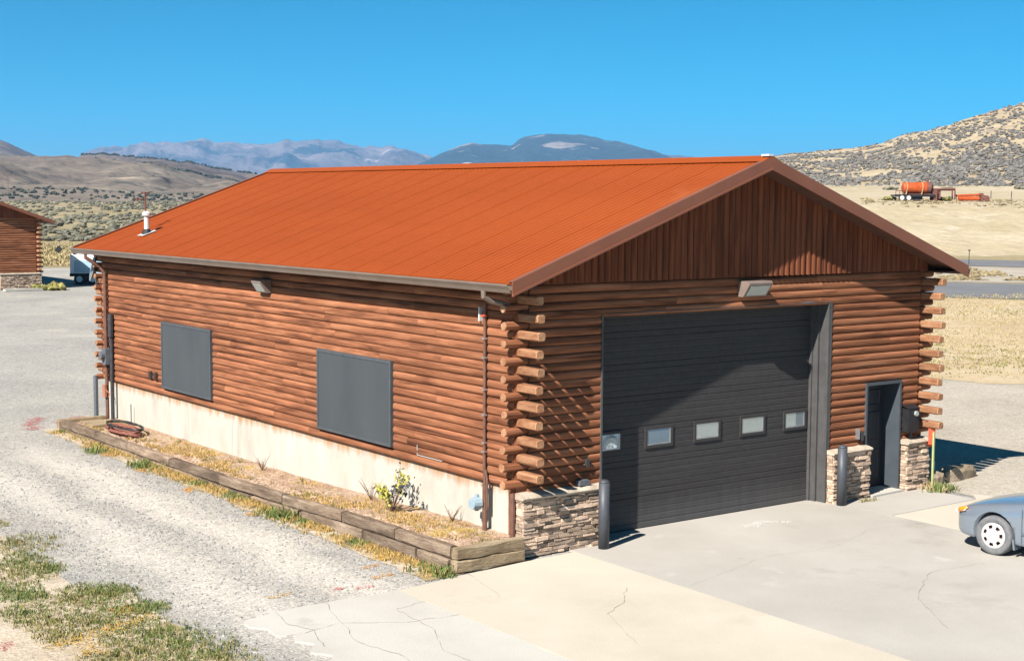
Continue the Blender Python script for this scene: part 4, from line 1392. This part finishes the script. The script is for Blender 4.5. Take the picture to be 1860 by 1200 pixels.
up = [(-.22, 1.27), (1.29, 2.95), (2.97, 5.03), (5.06, 7.56), (7.58, 9.9), (9.93, 12.1), (12.13, 14.0), (14.02, 16.2)]
wh = ['just behind the front corner piece', 'second from the front, beside the gas riser end', 'below the near window screen, front half', 'below the far half of the near window screen', 'between the two window screens', 'below the near half of the far window screen', 'beside the coiled hose', 'at the far end next to the downspouts']
for i, (a, c) in enumerate(up):
    timber((tx(a) + rnd.uniform(-.02, .02), a, .19 - bed_drop(a) + rnd.uniform(-.01, .01)), (tx(c) + rnd.uniform(-.02, .02), c, .19 - bed_drop(c) + rnd.uniform(-.01, .01)), .17, .165, 'top tier weathered timber ' + wh[i], M['wood_weathered'])
lo = [(-.22, .62), (.66, 2.2), (2.26, 4.35), (4.4, 6.2), (6.3, 8.4), (8.45, 10.8), (10.9, 13.4), (13.45, 16.18)]
wl_ = ['short piece under the top tier at the front', 'with a gap at its front end, second from the front', 'behind the green weed clump', 'beside the green weed clump on its far side', 'with grass in front, between the two window screens', 'partly buried below the far window screen', 'nearly buried beside the coiled hose', 'at the far end of the bed, bleached pale']
for i, (a, c) in enumerate(lo):
    timber((tx(a) - .03, a, -bed_drop(a)), (tx(c) - .03, c, -bed_drop(c)), .17, .172, 'bottom tier weathered timber ' + wl_[i], M['wood_weathered'])
timber((-1.34, -.32, .185), (-.11, -.30, .19), .17, .175, 'top tier cross timber closing the bed at the stone pier', M['wood_w2'])
timber((-1.36, -.33, .0), (-.10, -.31, .0), .17, .178, 'bottom tier cross timber closing the bed at the stone pier', M['wood_w2'])

timber((-1.38, 16.33, -.05), (-.22, 16.33, -.05), .17, .26, 'pale cross timber closing the far end of the bed by the pipes', M['wood_w2'])

# shrub in the bed
sh = empty('young_shrub', (-.50, 2.78, .25), 'small shrub with yellow green leaves by the pale foundation', 'shrub')
stems = MB(); lvy = MB(); lvg = MB()
for k in range(12):
    a = rnd.uniform(0, 6.28); L_ = rnd.uniform(.3, .68)
    tip = Vector((-.50 + math.cos(a) * L_ * .55, 2.78 + math.sin(a) * L_ * .75, .27 + L_))
    mid = Vector((-.50, 2.78, .25)).lerp(tip, .5) + Vector((rnd.uniform(-.04, .04), rnd.uniform(-.04, .04), .02))
    stems.tube([(-.50 + rnd.uniform(-.03, .03), 2.78 + rnd.uniform(-.03, .03), .25), mid, tip], [.009, .007, .004], 5)
    tgt = lvg if (tip.y < 2.65 and rnd.random() < .7) else lvy
    for q in range(26):
        p = mid.lerp(tip, rnd.uniform(0, 1.05)) + Vector([rnd.gauss(0, .03) for _ in range(3)])
        u = Vector([rnd.gauss(0, 1) for _ in range(3)]).normalized() * rnd.uniform(.03, .052); w = u.cross(Vector([rnd.gauss(0, 1) for _ in range(3)])).normalized() * .02
        i0 = len(tgt.v); tgt.v += [tuple(p - u), tuple(p + w), tuple(p + u), tuple(p - w)]; tgt.face((i0, i0 + 1, i0 + 2, i0 + 3), rnd.random())
stems.build('stems', M['twig'], sh)
lvy.build('leaves', M['yellowleaf'], sh, recalc=False); o_ = lvg.build('leaves', M['greyleaf'], sh, recalc=False); o_['label'] = 'dark shaded leaves on the right stems'


def twigbush(x, y, z, h, n_, label):
    b = MB()
    for k in range(n_):
        a = rnd.uniform(0, 6.28); L_ = rnd.uniform(.4, 1) * h
        p0 = Vector((x, y, z)); t1 = p0 + Vector((math.cos(a) * L_ * .3, math.sin(a) * L_ * .3, L_ * .6)); t2 = p0 + Vector((math.cos(a) * L_ * .6, math.sin(a) * L_ * .6, L_))
        b.tube([p0, t1, t2], [.006, .004, .002], 4)
        b.tube([t1, t1 + Vector((rnd.uniform(-.1, .1), rnd.uniform(-.1, .1), .1)) * (L_ * 2)], [.003, .0015], 4)
    return tag(b.build('dry_twig_plant', M['twig'], recalc=False), label, 'plant')


twigbush(-.25, 8.0, .13, .35, 14, 'bare reddish twigs by the foundation between the two window screens')
twigbush(-.22, 3.9, .20, .45, 16, 'pale dry stalks behind the yellow green shrub')
twigbush(-.15, 1.5, .27, .30, 14, 'thin bare twigs by the foundation near the gas riser')
b = MB(); b.tube([(-.06, 15.1, .1), (-.06, 15.1, .62)], .012, 6)
tag(b.build('marker_stake', M['pipe_dark']), 'thin dark stake standing against the foundation near the hose', 'stake')
# hose coil
hb = MB(); pts = []
for i in range(200):
    a = i * .33; rr = .36 + .10 * math.sin(i * .07) + rnd.uniform(-.015, .015)
    pts.append((-.72 + rr * .55 * math.cos(a) + .04 * math.sin(i * .05), 13.9 + rr * 1.75 * math.sin(a), .155 + .0006 * i + rnd.uniform(-.01, .01)))
hb.tube(pts, .017, 6)
pts = []
for i in range(46):
    a = i * .28; pts.append((-.62 + .27 * math.cos(a), 14.1 + .85 * math.sin(a), .285 + .02 * math.sin(i)))
hb2 = MB().tube(pts, .02, 6, mi=0)
hr = empty('garden_hose', (-.72, 13.9, .13), 'dull red and black garden hose coiled on the bed by the far timbers', 'hose')
hb.build('red_hose', M['hose'], hr, smooth=True); hb2.build('black_hose', M['hose2'], hr, smooth=True)
b = MB().prism([(-1.0, 15.1, .135), (-.5, 15.1, .135), (-.45, 16.0, .135), (-.95, 16.05, .135)], (0, 0, .05))
tag(b.build('flat_board', M['wood_w2']), 'pale flat board lying on the bed at the foot of the pipes', 'board')


# ------------------------------------------------------------------ bollards
def bollard(x, y, label):
    o = empty('bollard', (x, y, 0), label, 'bollard', 'slate grey bollards guarding the garage door')
    b = MB()
    r = .087
    b.tube([(x, y, 0), (x, y, 1.05)], r, 24)
    b.build('post', M['bollard'], o, smooth=False)
    b = MB(); b.tube([(x, y, 1.0505), (x, y, 1.075), (x, y, 1.095), (x, y, 1.102)], [r, r * .9, r * .6, r * .2], 24)
    b.build('cap', M['bollard'], o, smooth=True)
    for q in o.children:
        if q.name.startswith('post'):
            for p in q.data.polygons:
                if abs(p.normal.z) < .5: p.use_smooth = True


bollard(1.43, -.43, 'slate bollard with white scuffs at the left side of the garage door')
bollard(7.10, -.36, 'slate bollard in front of the stone pier right of the garage door')

# ------------------------------------------------------------------ red box on a post, edging stones
rp = empty('red_marker_post', (9.66, -.38, 0), 'pale green post with a faded red box on top at the right corner', 'marker')
b = MB(); b.tube([(9.66, -.38, -.05), (9.66, -.38, 1.10)], .022, 6); b.box(9.645, 9.675, -.40, -.395, .0, 1.08)
b.build('post', M['postgreen'], rp)
b = MB(); b.rings([[(9.70 + a * .8, -.38 + a * .55 + .0, z) for a, z in ((-.0, .86), (.09, .80), (.13, .86), (.13, 1.14), (.09, 1.2), (-.0, 1.16))],
                   [(9.70 + a * .8 - .07, -.38 + a * .55 + .1, z) for a, z in ((-.0, .86), (.09, .80), (.13, .86), (.13, 1.14), (.09, 1.2), (-.0, 1.16))]])
b.build('red_box', M['red'], rp)


def rock(x0, y0, x1, y1, w, h, label):
    p0, p1 = Vector((x0, y0, -.02)), Vector((x1, y1, -.02)); d = (p1 - p0).normalized(); side = Vector((-d.y, d.x, 0))
    rings = []
    for i in range(7):
        p = p0.lerp(p1, i / 6); e = (.65, .92, 1, 1, .97, .9, .6)[i]
        rings.append([p + side * a * w * e + Vector((0, 0, z * h * e)) + Vector([rnd.uniform(-.012, .012) for _ in range(3)]) for a, z in ((-.5, 0), (-.52, .6), (-.4, .95), (0, 1), (.42, .92), (.5, .5), (.5, 0))])
    return tag(MB().rings(rings).build('edging_stone', M['sandstone']), label, 'stone', 'sandstone blocks at the right corner')


rock(9.85, -.02, 10.45, .0, .26, .26, 'sandstone block against the right stone pier')
rock(10.5, .02, 11.55, .10, .28, .30, 'longer sandstone block beyond the red marker post')
b = MB(); b.tube([(10.42, .22, .20), (10.42, .22, .38)], .06, 10); b.tube([(10.42, .22, .38), (10.42, .22, .42)], .04, 10)
tag(b.build('white_cap_pipe', M['white']), 'white capped pipe stub behind the sandstone blocks', 'pipe')

# ------------------------------------------------------------------ car
car = empty('parked_car', (0, 0, 0), 'silver blue compact sedan parked nose in, cut by the right edge', 'car')
CA = R(180 - 84)          # direction the nose points
nose = Vector((math.cos(CA), math.sin(CA), 0)); leftd = Vector((-math.sin(CA), math.cos(CA), 0))
wheel_c = Vector((6.12, -4.27, 0))
car_o = wheel_c - leftd * .83 + nose * .82     # origin at the nose tip on the ground
car.location = car_o; car.rotation_euler = (0, 0, CA)
# local: +x forward (nose at 0), y to the left
st = [  # s, half width, z bottom, z widest, z shoulder, z top edge, top inset, crown
    (.00, .42, .30, .42, .50, .54, .10, .01),
    (.06, .60, .24, .42, .54, .585, .10, .02),
    (.16, .715, .20, .45, .58, .635, .12, .03),
    (.30, .785, .19, .48, .62, .69, .14, .03),
    (.50, .825, .19, .50, .66, .745, .15, .035),
    (.82, .845, .19, .52, .71, .80, .15, .04),
    (1.15, .85, .19, .53, .75, .85, .15, .04),
    (1.40, .852, .19, .54, .78, .885, .14, .035),
    (1.80, .855, .19, .55, .80, .905, .08, .02),
    (2.60, .857, .19, .56, .82, .925, .08, .02),
    (3.30, .853, .19, .56, .83, .94, .08, .02),
    (3.75, .845, .20, .56, .84, .965, .12, .03),
    (4.10, .82, .22, .55, .83, .97, .14, .03),
    (4.32, .76, .26, .52, .80, .93, .14, .02),
    (4.42, .66, .34, .50, .76, .86, .12, .01)]
b = MB(); rings = []
for (s, hw, zb_, zw, zs, zt, ins, cr_) in st:
    half = [(hw * .75, zb_ - .0), (hw * .96, zb_ + .01), (hw * .985, zb_ + .10), (hw, zw), (hw * .992, lerp(zw, zs, .6)), (hw * .972, zs), (hw - ins * .55, lerp(zs, zt, .72)), (hw - ins, zt), (hw * .55, zt + cr_ * .7), (0, zt + cr_)]
    ring = [(-s, y, z) for y, z in half] + [(-s, -y, z) for y, z in half[-2::-1]]
    rings.append(ring)
b.rings(rings, True, True)
body = b.build('body', M['car'], car, smooth=True, local=True)
sub = body.modifiers.new('s', 'SUBSURF'); sub.levels = sub.render_levels = 2
cuts = []
for xs in (-.82, -3.44):
    for sg in (1, -1):
        c = MB(); c.tube([(xs, sg * .56, .31), (xs, sg * 1.2, .31)], .365, 40)
        cuts.append(c.build('cutter', M['tyre_black'], car, local=True))
for c in cuts:
    bo = body.modifiers.new('b', 'BOOLEAN'); bo.object = c; bo.operation = 'DIFFERENCE'; bo.solver = 'EXACT'
bpy.context.view_layer.update()
dg = bpy.context.evaluated_depsgraph_get()
nm = bpy.data.meshes.new_from_object(body.evaluated_get(dg))
body.modifiers.clear(); body.data = nm
for c in cuts:
    bpy.data.objects.remove(c)
nm.polygons.foreach_set('use_smooth', [True] * len(nm.polygons))
# wheel wells get dark lining, glasshouse
gl = [(-1.32, .74, .90), (-2.02, .56, 1.335), (-3.05, .55, 1.35), (-3.80, .70, .975)]
b = MB()
b.rings([[(x, y, z) for x, y, z in gl], [(x, -y, z) for x, y, z in gl]])
b.build('windows', M['carglass'], car, local=True)
b = MB()
b.rings([[(-1.98, y, 1.345) for y in (-.57, -.3, 0, .3, .57)], [(-2.2, y, z) for y, z in ((-.58, 1.37), (-.3, 1.395), (0, 1.40), (.3, 1.395), (.58, 1.37))],
         [(-2.8, y, z) for y, z in ((-.58, 1.375), (-.3, 1.40), (0, 1.405), (.3, 1.40), (.58, 1.375))], [(-3.08, y, 1.362) for y in (-.57, -.3, 0, .3, .57)]], False, False)
for sg in (1, -1):
    b.tube([(-1.30, sg * .755, .90), (-2.02, sg * .575, 1.35)], .026, 6)
    b.tube([(-3.84, sg * .72, .97), (-3.06, sg * .57, 1.36)], .035, 6)
    b.tube([(-2.55, sg * .79, .92), (-2.6, sg * .57, 1.36)], .03, 6)
    b.tube([(-2.02, sg * .575, 1.35), (-3.06, sg * .57, 1.36)], .028, 6)
b.build('roof', M['car'], car, smooth=True, local=True)


def wheel(xs, sg):
    b = MB()
    prof = [(.20, .0), (.235, .012), (.28, .02), (.302, .0), (.308, -.03), (.308, -.15), (.29, -.18), (.2, -.18)]
    n = 36
    rings = []
    for r, o in prof:
        rings.append([(xs + r * math.cos(6.2832 * k / n), sg * (.83 + o), .306 + r * math.sin(6.2832 * k / n)) for k in range(n)])
    b.rings(rings, True, False)
    ty = b.build('tyre', M['tyre'], car, smooth=True, local=True)
    b = MB()
    # wheel cover: dish with seven slots
    n = 42
    rr = [(.202, .006), (.19, .016), (.165, .014), (.115, .022), (.05, .03), (.0, .03)]
    base = len(b.v)
    for r, o in rr:
        for k in range(n):
            b.v.append((xs + r * math.cos(6.2832 * k / n), sg * (.83 + o), .306 + r * math.sin(6.2832 * k / n)))
    for j in range(len(rr) - 1):
        for k in range(n):
            if j == 2 and (k % 6) in (1, 2, 3): continue
            k2 = (k + 1) % n
            b.face((base + j * n + k, base + j * n + k2, base + (j + 1) * n + k2, base + (j + 1) * n + k))
    b.build('wheel_cover', M['hub'], ty, smooth=True, local=True)
    b = MB(); b.tube([(xs, sg * .79, .306), (xs, sg * .70, .306)], .2, 24)
    b.build('brake_drum', M['rust'], ty, local=True)


for xs in (-.82, -3.44):
    for sg in (1, -1):
        wheel(xs, sg)
for sg in (1, -1):
    b = MB()
    b.grid(lambda u, v_: (lerp(-.06, -.30, u) - .0, sg * (interp([(0, .625), (.10, .70), (.3, .79)], lerp(.06, .30, u)) + .004 - .035 * v_), lerp(.555 + .06 * u, .60 + .075 * u, v_)), 8, 3)
    b.build('headlight', M['headlamp'], car, smooth=True, local=True)
    b = MB()
    b.tube([(-.105, sg * .672, .575), (-.16, sg * .705, .60), (-.25, sg * .742, .635), (-.33, sg * .762, .665)], [.014, .038, .04, .012], 10)
    b.build('marker_light', M['amber'], car, smooth=True, local=True)
    b = MB()
    b.box(-1.305, -1.297, sg * .855 - .004, sg * .855 + .004, .27, .80)
    b.box(-1.50, -1.30, sg * .859 - .0, sg * .859 + .006, .40, .43)
    b.box(-2.55, -1.50, sg * .860 - .0, sg * .860 + .006, .40, .43)
    b.build('door_seam', M['pipe_grey'], car, local=True)
    b = MB(); b.hexa([(-1.55, sg * .85, .93), (-1.67, sg * .85, .93), (-1.67, sg * 1.0, .93), (-1.58, sg * 1.0, .93), (-1.53, sg * .85, 1.03), (-1.67, sg * .85, 1.04), (-1.67, sg * 1.0, 1.04), (-1.57, sg * 1.0, 1.03)])
    b.build('side_mirror', M['car'], car, local=True)
b = MB(); b.grid(lambda u, v_: (lerp(-1.26, -1.40, v_), lerp(-.70, .70, u), .905 + .035 * (1 - (2 * u - 1) ** 2) + .014 * v_), 10, 2)
b.tube([(-1.32, .62, .945), (-1.36, .2, .965)], .010, 5); b.tube([(-1.32, .70, .935), (-1.44, .66, .965)], .012, 5)
b.build('wiper_cowl', M['black'], car, local=True)
b = MB(); b.hexa([(-1.14, .80, .13), (-1.17, .80, .13), (-1.17, .62, .13), (-1.14, .62, .13), (-1.14, .84, .30), (-1.17, .84, .30), (-1.17, .62, .30), (-1.14, .62, .30)])
b.build('mud_flap', M['car'], car, local=True)
b = MB(); b.box(-4.2, -.25, -.60, .60, .22, .34)
b.build('underbody', M['black'], car, local=True)

# ------------------------------------------------------------------ second log building far left
o2 = far(73, 525, 88); o2.z = -.02
lb = empty('log_outbuilding', (o2.x, o2.y, -.02), 'second log building in the distance with stone base, at the left edge', 'building')
X2, Y2 = o2.x, o2.y       # right front corner of its gable wall
W2, L2 = 9.8, 14.0
b = MB(); half_logs(b, 'x', X2 - W2 + .05, X2 - .22, .95, 24, Y2, -1, seg=5)
b.box(X2 - W2 + .05, X2 - .03, Y2 + .004, Y2 + .2, .1, 4.2, .3)
b.build('front_wall', M['log_x'], lb)
b = MB(); half_logs(b, 'y', Y2 + .03, Y2 + L2, .95, 24, X2, 1, seg=4); half_logs(b, 'y', Y2 + .03, Y2 + L2, .95, 24, X2 - W2, -1, seg=4)
b.box(X2 - .2, X2 - .01, Y2 + .21, Y2 + L2, .1, 4.3, .3); b.box(X2 - W2 + .01, X2 - W2 + .2, Y2 + .21, Y2 + L2, .1, 4.3, .3)
b.build('side_wall', M['log_y'], lb)
b = MB(); b.rings([[(X2 - W2 + .02, Y2 - .06, 4.2), (X2 - .02, Y2 - .06, 4.2), (X2 - .02, Y2 - .06, 4.35), (X2 - W2 / 2, Y2 - .06, 6.0), (X2 - W2 + .02, Y2 - .06, 4.35)],
                   [(X2 - W2 + .02, Y2 + .2, 4.2), (X2 - .02, Y2 + .2, 4.2), (X2 - .02, Y2 + .2, 4.35), (X2 - W2 / 2, Y2 + .2, 6.0), (X2 - W2 + .02, Y2 + .2, 4.35)]], t=.3)
b.build('gable_siding', M['log_z'], lb)
zf2 = lambda x: 4.02 + SL * (min(x - (X2 - W2), X2 - x) + .75)
for xe in (X2 + .75, X2 - W2 - .75):
    b = MB(); r0 = []
    for y in (Y2 - .6, Y2 + L2 + .5):
        r0.append([(xe, y, zf2(xe)), (X2 - W2 / 2, y, zf2(X2 - W2 / 2)), (X2 - W2 / 2, y, zf2(X2 - W2 / 2) - .19), (xe, y, zf2(xe) - .19)])
    b.rings(r0); b.m = [0, 1, 1, 1, 1, 1] if False else [0] * len(b.m); b.build('roof', M['trim'], lb)
    b = MB(); b.rings([[(xe, Y2 - .56, zf2(xe) + .01), (X2 - W2 / 2, Y2 - .56, zf2(X2 - W2 / 2) + .01)], [(xe, Y2 + L2 + .5, zf2(xe) + .01), (X2 - W2 / 2, Y2 + L2 + .5, zf2(X2 - W2 / 2) + .01)]], False, False)
    b.build('roof_sheet', M['roof'], lb)
for c in range(24):
    z = .95 + CH * (c + .5)
    t = rnd.uniform(.3, .9)
    if c % 2:
        block((X2 - .1, Y2 + .2, z), (X2 - .1, Y2 - .40, z), .16, .13, 'square', 'log_end', lb, [M['endgrain'], M['endgrain']], t)
    else:
        block((X2 - .35, Y2 + .05, z), (X2 + .22, Y2 + .05, z), .13, .12, 'round', 'log_end', lb, [M['log_x'], M['endgrain']], t)
stonework(X2 - 2.4, X2 + .03, Y2 - .22, Y2 - .008, 0, .95, lb)
b = MB(); b.box(X2 - 7.6, X2 - 2.5, Y2 - .09, Y2 - .058, .0, .9)
b.build('concrete_base', M['found'], lb)
b = MB(); b.box(X2 - 7.5, X2 - 3.5, Y2 - .12, Y2 - .062, .92, 2.3)
b.build('dark_door', M['door'], lb)
# shrub at its corner
sb = MB()
c0 = far(96, 523, 87); c0.z = 0
for k in range(26):
    lump(sb, c0 + Vector((rnd.gauss(0, .45), rnd.gauss(0, .3), 0)), rnd.uniform(.2, .42), rnd.uniform(.3, .5), rnd.random())
tag(sb.build('low_shrub', M['straw_g'], recalc=False), 'light green shrub at the foot of the distant log building', 'shrub')
b = MB(); q = far(45, 530, 86); b.box(q.x - 1.2, q.x + 1.0, q.y - .3, q.y + .2, 0, .12)
tag(b.build('concrete_step', M['conc_light']), 'pale low step in front of the distant stone base', 'step')

# white trailer behind the garage, far left
t0 = far(128, 522, 92); t0.z = 0
tr = empty('box_trailer', (t0.x, t0.y, 0), 'white tandem axle trailer parked beyond the garage at far left', 'trailer', rz=R(-30))
b = MB()
b.rings([[(x, y, z) for y, z in ((0, .7), (0, 1.75), (.12, 1.9), (2.1, 1.9), (2.2, 1.75), (2.2, .7))] for x in (.0, 4.8)])
b.build('body', M['trailer_white'], tr, local=True)
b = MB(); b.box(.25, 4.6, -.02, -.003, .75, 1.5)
b.build('side_shade_panel', M['panel_shade'], tr, local=True)
b = MB(); b.rings([[(x, y, z) for y, z in ((.05, 1.9), (.05, 2.3), (.25, 2.45), (1.9, 2.45), (2.1, 2.3), (2.1, 1.9))] for x in (.3, 1.45)]); b.rings([[(x, y, z) for y, z in ((.05, 1.9), (.05, 2.2), (.25, 2.35), (1.9, 2.35), (2.1, 2.2), (2.1, 1.9))] for x in (1.7, 4.4)])
b.build('top_boxes', M['trailer_white'], tr, local=True)
b = MB(); b.box(-.05, 4.85, .1, 2.1, .5, .698); b.box(.3, 2.6, -.06, .3, .62, .70)
b.build('chassis', M['black'], tr, local=True)
for x in (.55, 1.35):
    for y in (.02, 2.0):
        b = MB(); b.tube([(x, y, .34), (x, y + .2, .34)], .34, 20)
        wl0 = b.build('wheel', M['tyre_black'], tr, local=True)
        b = MB(); b.tube([(x, y - .012, .34), (x, y + .01, .34)], .19, 16)
        b.build('wheel_rim', M['steel'], wl0, local=True)

# diamond road sign seen from behind, utility pole, roadside marker
sg0 = far(107, 490, 128); sg0.z = 0
c_ = far(107, 453, 128)
rs = empty('road_sign', (sg0.x, sg0.y, 0), 'dark diamond shaped road sign beyond the yard at far left', 'sign')
b = MB(); k = .33
cc = Vector((sg0.x, sg0.y, c_.z))
b.rings([[cc + R2 * a * k * 1.15 + Vector((0, 0, z * k)) + F2 * o for a, z in ((-1, -.25), (-.1, 1), (1, .25), (.1, -1))] for o in (0, .03)])
b.build('sign_panel', M['black'], rs)
b = MB(); b.tube([cc + F2 * .05, sg0], .022, 5)
b.build('post', M['postgreen'], rs)
up0 = far(15, 356, 900); up0.z = ground_z((15 - 930) / FPX, 900)
tp = elev(15, 322, 900)
ur = empty('utility_pole', tuple(up0), 'thin utility pole standing far off at the left edge', 'pole')
b = MB(); b.tube([up0, (up0.x, up0.y, tp)], [.2, .14], 6); b.build('pole', M['rust'], ur)
b = MB(); b.tube([Vector((up0.x, up0.y, tp - 1)) - R2 * 1.2, Vector((up0.x, up0.y, tp - 1)) + R2 * 1.2], .1, 4); b.build('crossarm', M['rust'], ur)
m0 = far(1760, 478, 128); m0.z = 0
mr0 = empty('roadside_marker', (m0.x, m0.y, 0), 'thin dark roadside marker post beside the upper asphalt road', 'marker')
b = MB(); b.tube([m0, m0 + Vector((0, 0, 1.15))], .035, 5); b.build('post', M['pipe_dark'], mr0)
b = MB(); b.tube([m0 + Vector((0, 0, 1.15)), m0 + Vector((0, 0, 1.33))], .09, 8); b.build('reflector', M['rust'], mr0)

# ------------------------------------------------------------------ flatbed trailer with orange tank on the bench
tv = 198
s0 = (1672 - 930) / FPX
fz = ground_z(s0, tv)
p0 = sv(s0, tv, fz)
ft = empty('gooseneck_trailer', tuple(p0), 'black gooseneck flatbed trailer standing on the graded bank', 'trailer', rz=-YAW)
mp_ = tv / FPX * 1.0
def X_(px): return (px - 1672) * mp_
b = MB(); b.box(X_(1617), X_(1690), -1.1, 1.1, .62, .82); b.box(X_(1617), X_(1690), -1.14, -1.10, .55, .85)
b.build('deck', M['black'], ft, local=True)
b = MB(); b.box(X_(1645), X_(1668), -.9, .9, .12, .615)
b.build('under_deck_fill', M['black'], ft, local=True)  # black fill added for the dark shadow and undercarriage below the deck
b = MB()
for x in (1619, 1626, 1633):
    b.tube([(X_(x), -1.05, .82), (X_(x), -1.05, 1.35)], .05, 5)
b.tube([(X_(1619), -1.05, 1.35), (X_(1633), -1.05, 1.35)], .05, 5)
b.build('side_rack', M['rust'], ft, local=True)
b = MB()
b.tube([(X_(1688), -.6, .8), (X_(1690), -.6, 1.55), (X_(1727), -.6, 1.62), (X_(1727), -.6, .2)], .14, 5)
b.tube([(X_(1688), .6, .8), (X_(1690), .6, 1.55), (X_(1727), .6, 1.62), (X_(1727), .6, .2)], .14, 5)
b.box(X_(1688), X_(1694), -1.0, 1.0, .1, 1.5); b.box(X_(1697), X_(1702), -.5, .5, .3, 1.5)
b.box(X_(1694), X_(1727), -.62, -.5, 1.35, 1.55)
b.build('gooseneck', M['rust'], ft, local=True)
for px in (1630, 1642):
    b = MB(); b.tube([(X_(px), -1.2, .40), (X_(px), -.95, .40)], .42, 18)
    w0 = b.build('wheel', M['tyre_black'], ft, local=True)
    b = MB(); b.tube([(X_(px), -1.23, .40), (X_(px), -1.19, .40)], .29, 16)
    b.build('wheel_rim', M['white'], w0, local=True)
tk = empty('orange_tank', tuple(p0 + Vector((0, 0, .83))), 'orange cylindrical tank strapped on the flatbed trailer', 'tank', rz=-YAW)
b = MB(); z_ = .88
b.tube([(X_(1633), 0, z_), (X_(1635), 0, z_), (X_(1638), 0, z_), (X_(1676), 0, z_), (X_(1677), 0, z_)], [.3, .66, .80, .80, .78], 24)
b.build('tank_shell', M['orange_tank'], tk, smooth=False, local=True)
b = MB(); b.tube([(X_(1677), 0, z_), (X_(1684), 0, z_), (X_(1688), 0, z_ - .1)], [.80, .80, .45], 20)
b.tube([(X_(1680), 0, z_ + .7), (X_(1679), 0, z_ + 1.25)], [.16, .1], 6)
b.build('tank_end', M['rust'], tk, local=True)
for px in (1640, 1668):
    b = MB(); b.tube([(X_(px), 0, z_), (X_(px + 1.3), 0, z_)], .83, 24); b.hexa([(X_(px - 2), -.9, 0), (X_(px - 1), -.9, 0), (X_(px - 1), -.5, 0), (X_(px - 2), -.5, 0), (X_(px), -.82, .9), (X_(px + 1.2), -.82, .9), (X_(px + 1.2), -.6, .9), (X_(px), -.6, .9)])
    b.build('strap', M['straw'], tk, local=True)
b = MB(); b.box(X_(1645), X_(1655), -.35, .35, z_ + .75, z_ + 1.0); b.tube([(X_(1643), 0, z_ + .8), (X_(1641), 0, z_ + 1.2)], .12, 6)
b.build('tank_hatch', M['steel'], tk, local=True)
for k in range(4):
    pass
b = MB(); b.box(X_(1636), X_(1686), -.45, .45, 0, .12)
b.build('cradle', M['rust'], tk, local=True)
gh = empty('farm_implement', tuple(sv((1755 - 930) / FPX, tv, ground_z((1755 - 930) / FPX, tv))), 'low red orange farm implement right of the gooseneck trailer', 'implement', rz=-YAW)
b = MB()
b.tube([(X_(1729) - X_(1755), 0, .75), (X_(1775) - X_(1755), 0, .9)], .14, 6); b.tube([(X_(1735) - X_(1755), -.3, .35), (X_(1772) - X_(1755), -.3, .40)], .30, 12)
for px in (1733, 1742, 1751, 1760, 1770):
    b.tube([(X_(px) - X_(1755), -.1, .05), (X_(px) - X_(1755), .1, .9)], .05, 4)
b.build('roller', M['orange_tank'], gh, local=True)
b = MB(); b.box(X_(1775) - X_(1755), X_(1779) - X_(1755), -.6, .6, .05, 1.1); b.tube([(X_(1779) - X_(1755), 0, .8), (X_(1790) - X_(1755), 0, .7)], .08, 5); b.tube([(X_(1785) - X_(1755), -.6, .4), (X_(1785) - X_(1755), -.4, .4)], .4, 12)
b.build('side_plate', M['rust'], gh, local=True)
for i, (px, py) in enumerate(((1795, 352), (1832, 350), (1858, 349))):
    s_ = (px - 930) / FPX; q = sv(s_, 212, ground_z(s_, 212))
    tag(MB().tube([q, q + Vector((0, 0, 1.1))], .06, 5).build('fence_post', M['pipe_dark']), ['thin fence post on the bank just right of the farm implement', 'thin fence post on the bank between two other posts', 'thin fence post on the bank at the right edge'][i], 'fence post', 'fence posts on the bench')
for i, (px, py) in enumerate(((1608, 352), (1706, 347), (1612, 329), (1713, 329), (1845, 330))):
    s_ = (px - 930) / FPX; vv = 199 if i < 2 else 250
    q = sv(s_, vv, ground_z(s_, vv)); sb = MB()
    for k in range(10): lump(sb, q + Vector((rnd.gauss(0, .5), rnd.gauss(0, .5), .1)), .45, .55, rnd.random())
    tag(sb.build('round_bush', M['straw_g' if i < 2 else 'sage'], recalc=False), ['olive bush at the rear end of the gooseneck trailer', 'tan bush under the gooseneck hitch', 'lone grey bush on the field above the gooseneck trailer rear', 'lone grey bush on the field above the gooseneck hitch', 'lone grey bush on the field near the right edge'][i], 'bush')

# ------------------------------------------------------------------ haze
HAZE = True
if HAZE:
    b = MB(); c0 = CB + F2 * 8000
    pts8 = []
    for z in (-75, 520):
        for (u, v) in ((-9500, -400), (9500, -400), (9500, 16200), (-9500, 16200)):
            p = CB + F2 * v + R2 * u; pts8.append((p.x, p.y, z))
    b.hexa(pts8)
    hm = bpy.data.materials.new('haze_air'); hm.use_nodes = True
    n, l = hm.node_tree.nodes, hm.node_tree.links
    n.remove(n['Principled BSDF'])
    pv = n.new('ShaderNodeVolumePrincipled'); pv.inputs['Color'].default_value = (.30, .60, 1, 1)
    pv.inputs['Density'].default_value = 8e-5; pv.inputs['Anisotropy'].default_value = .1
    l.new(pv.outputs[0], n['Material Output'].inputs['Volume'])
    hz = b.build('haze', hm)
    tag(hz, 'pale blue distance haze', 'haze', kind='stuff')
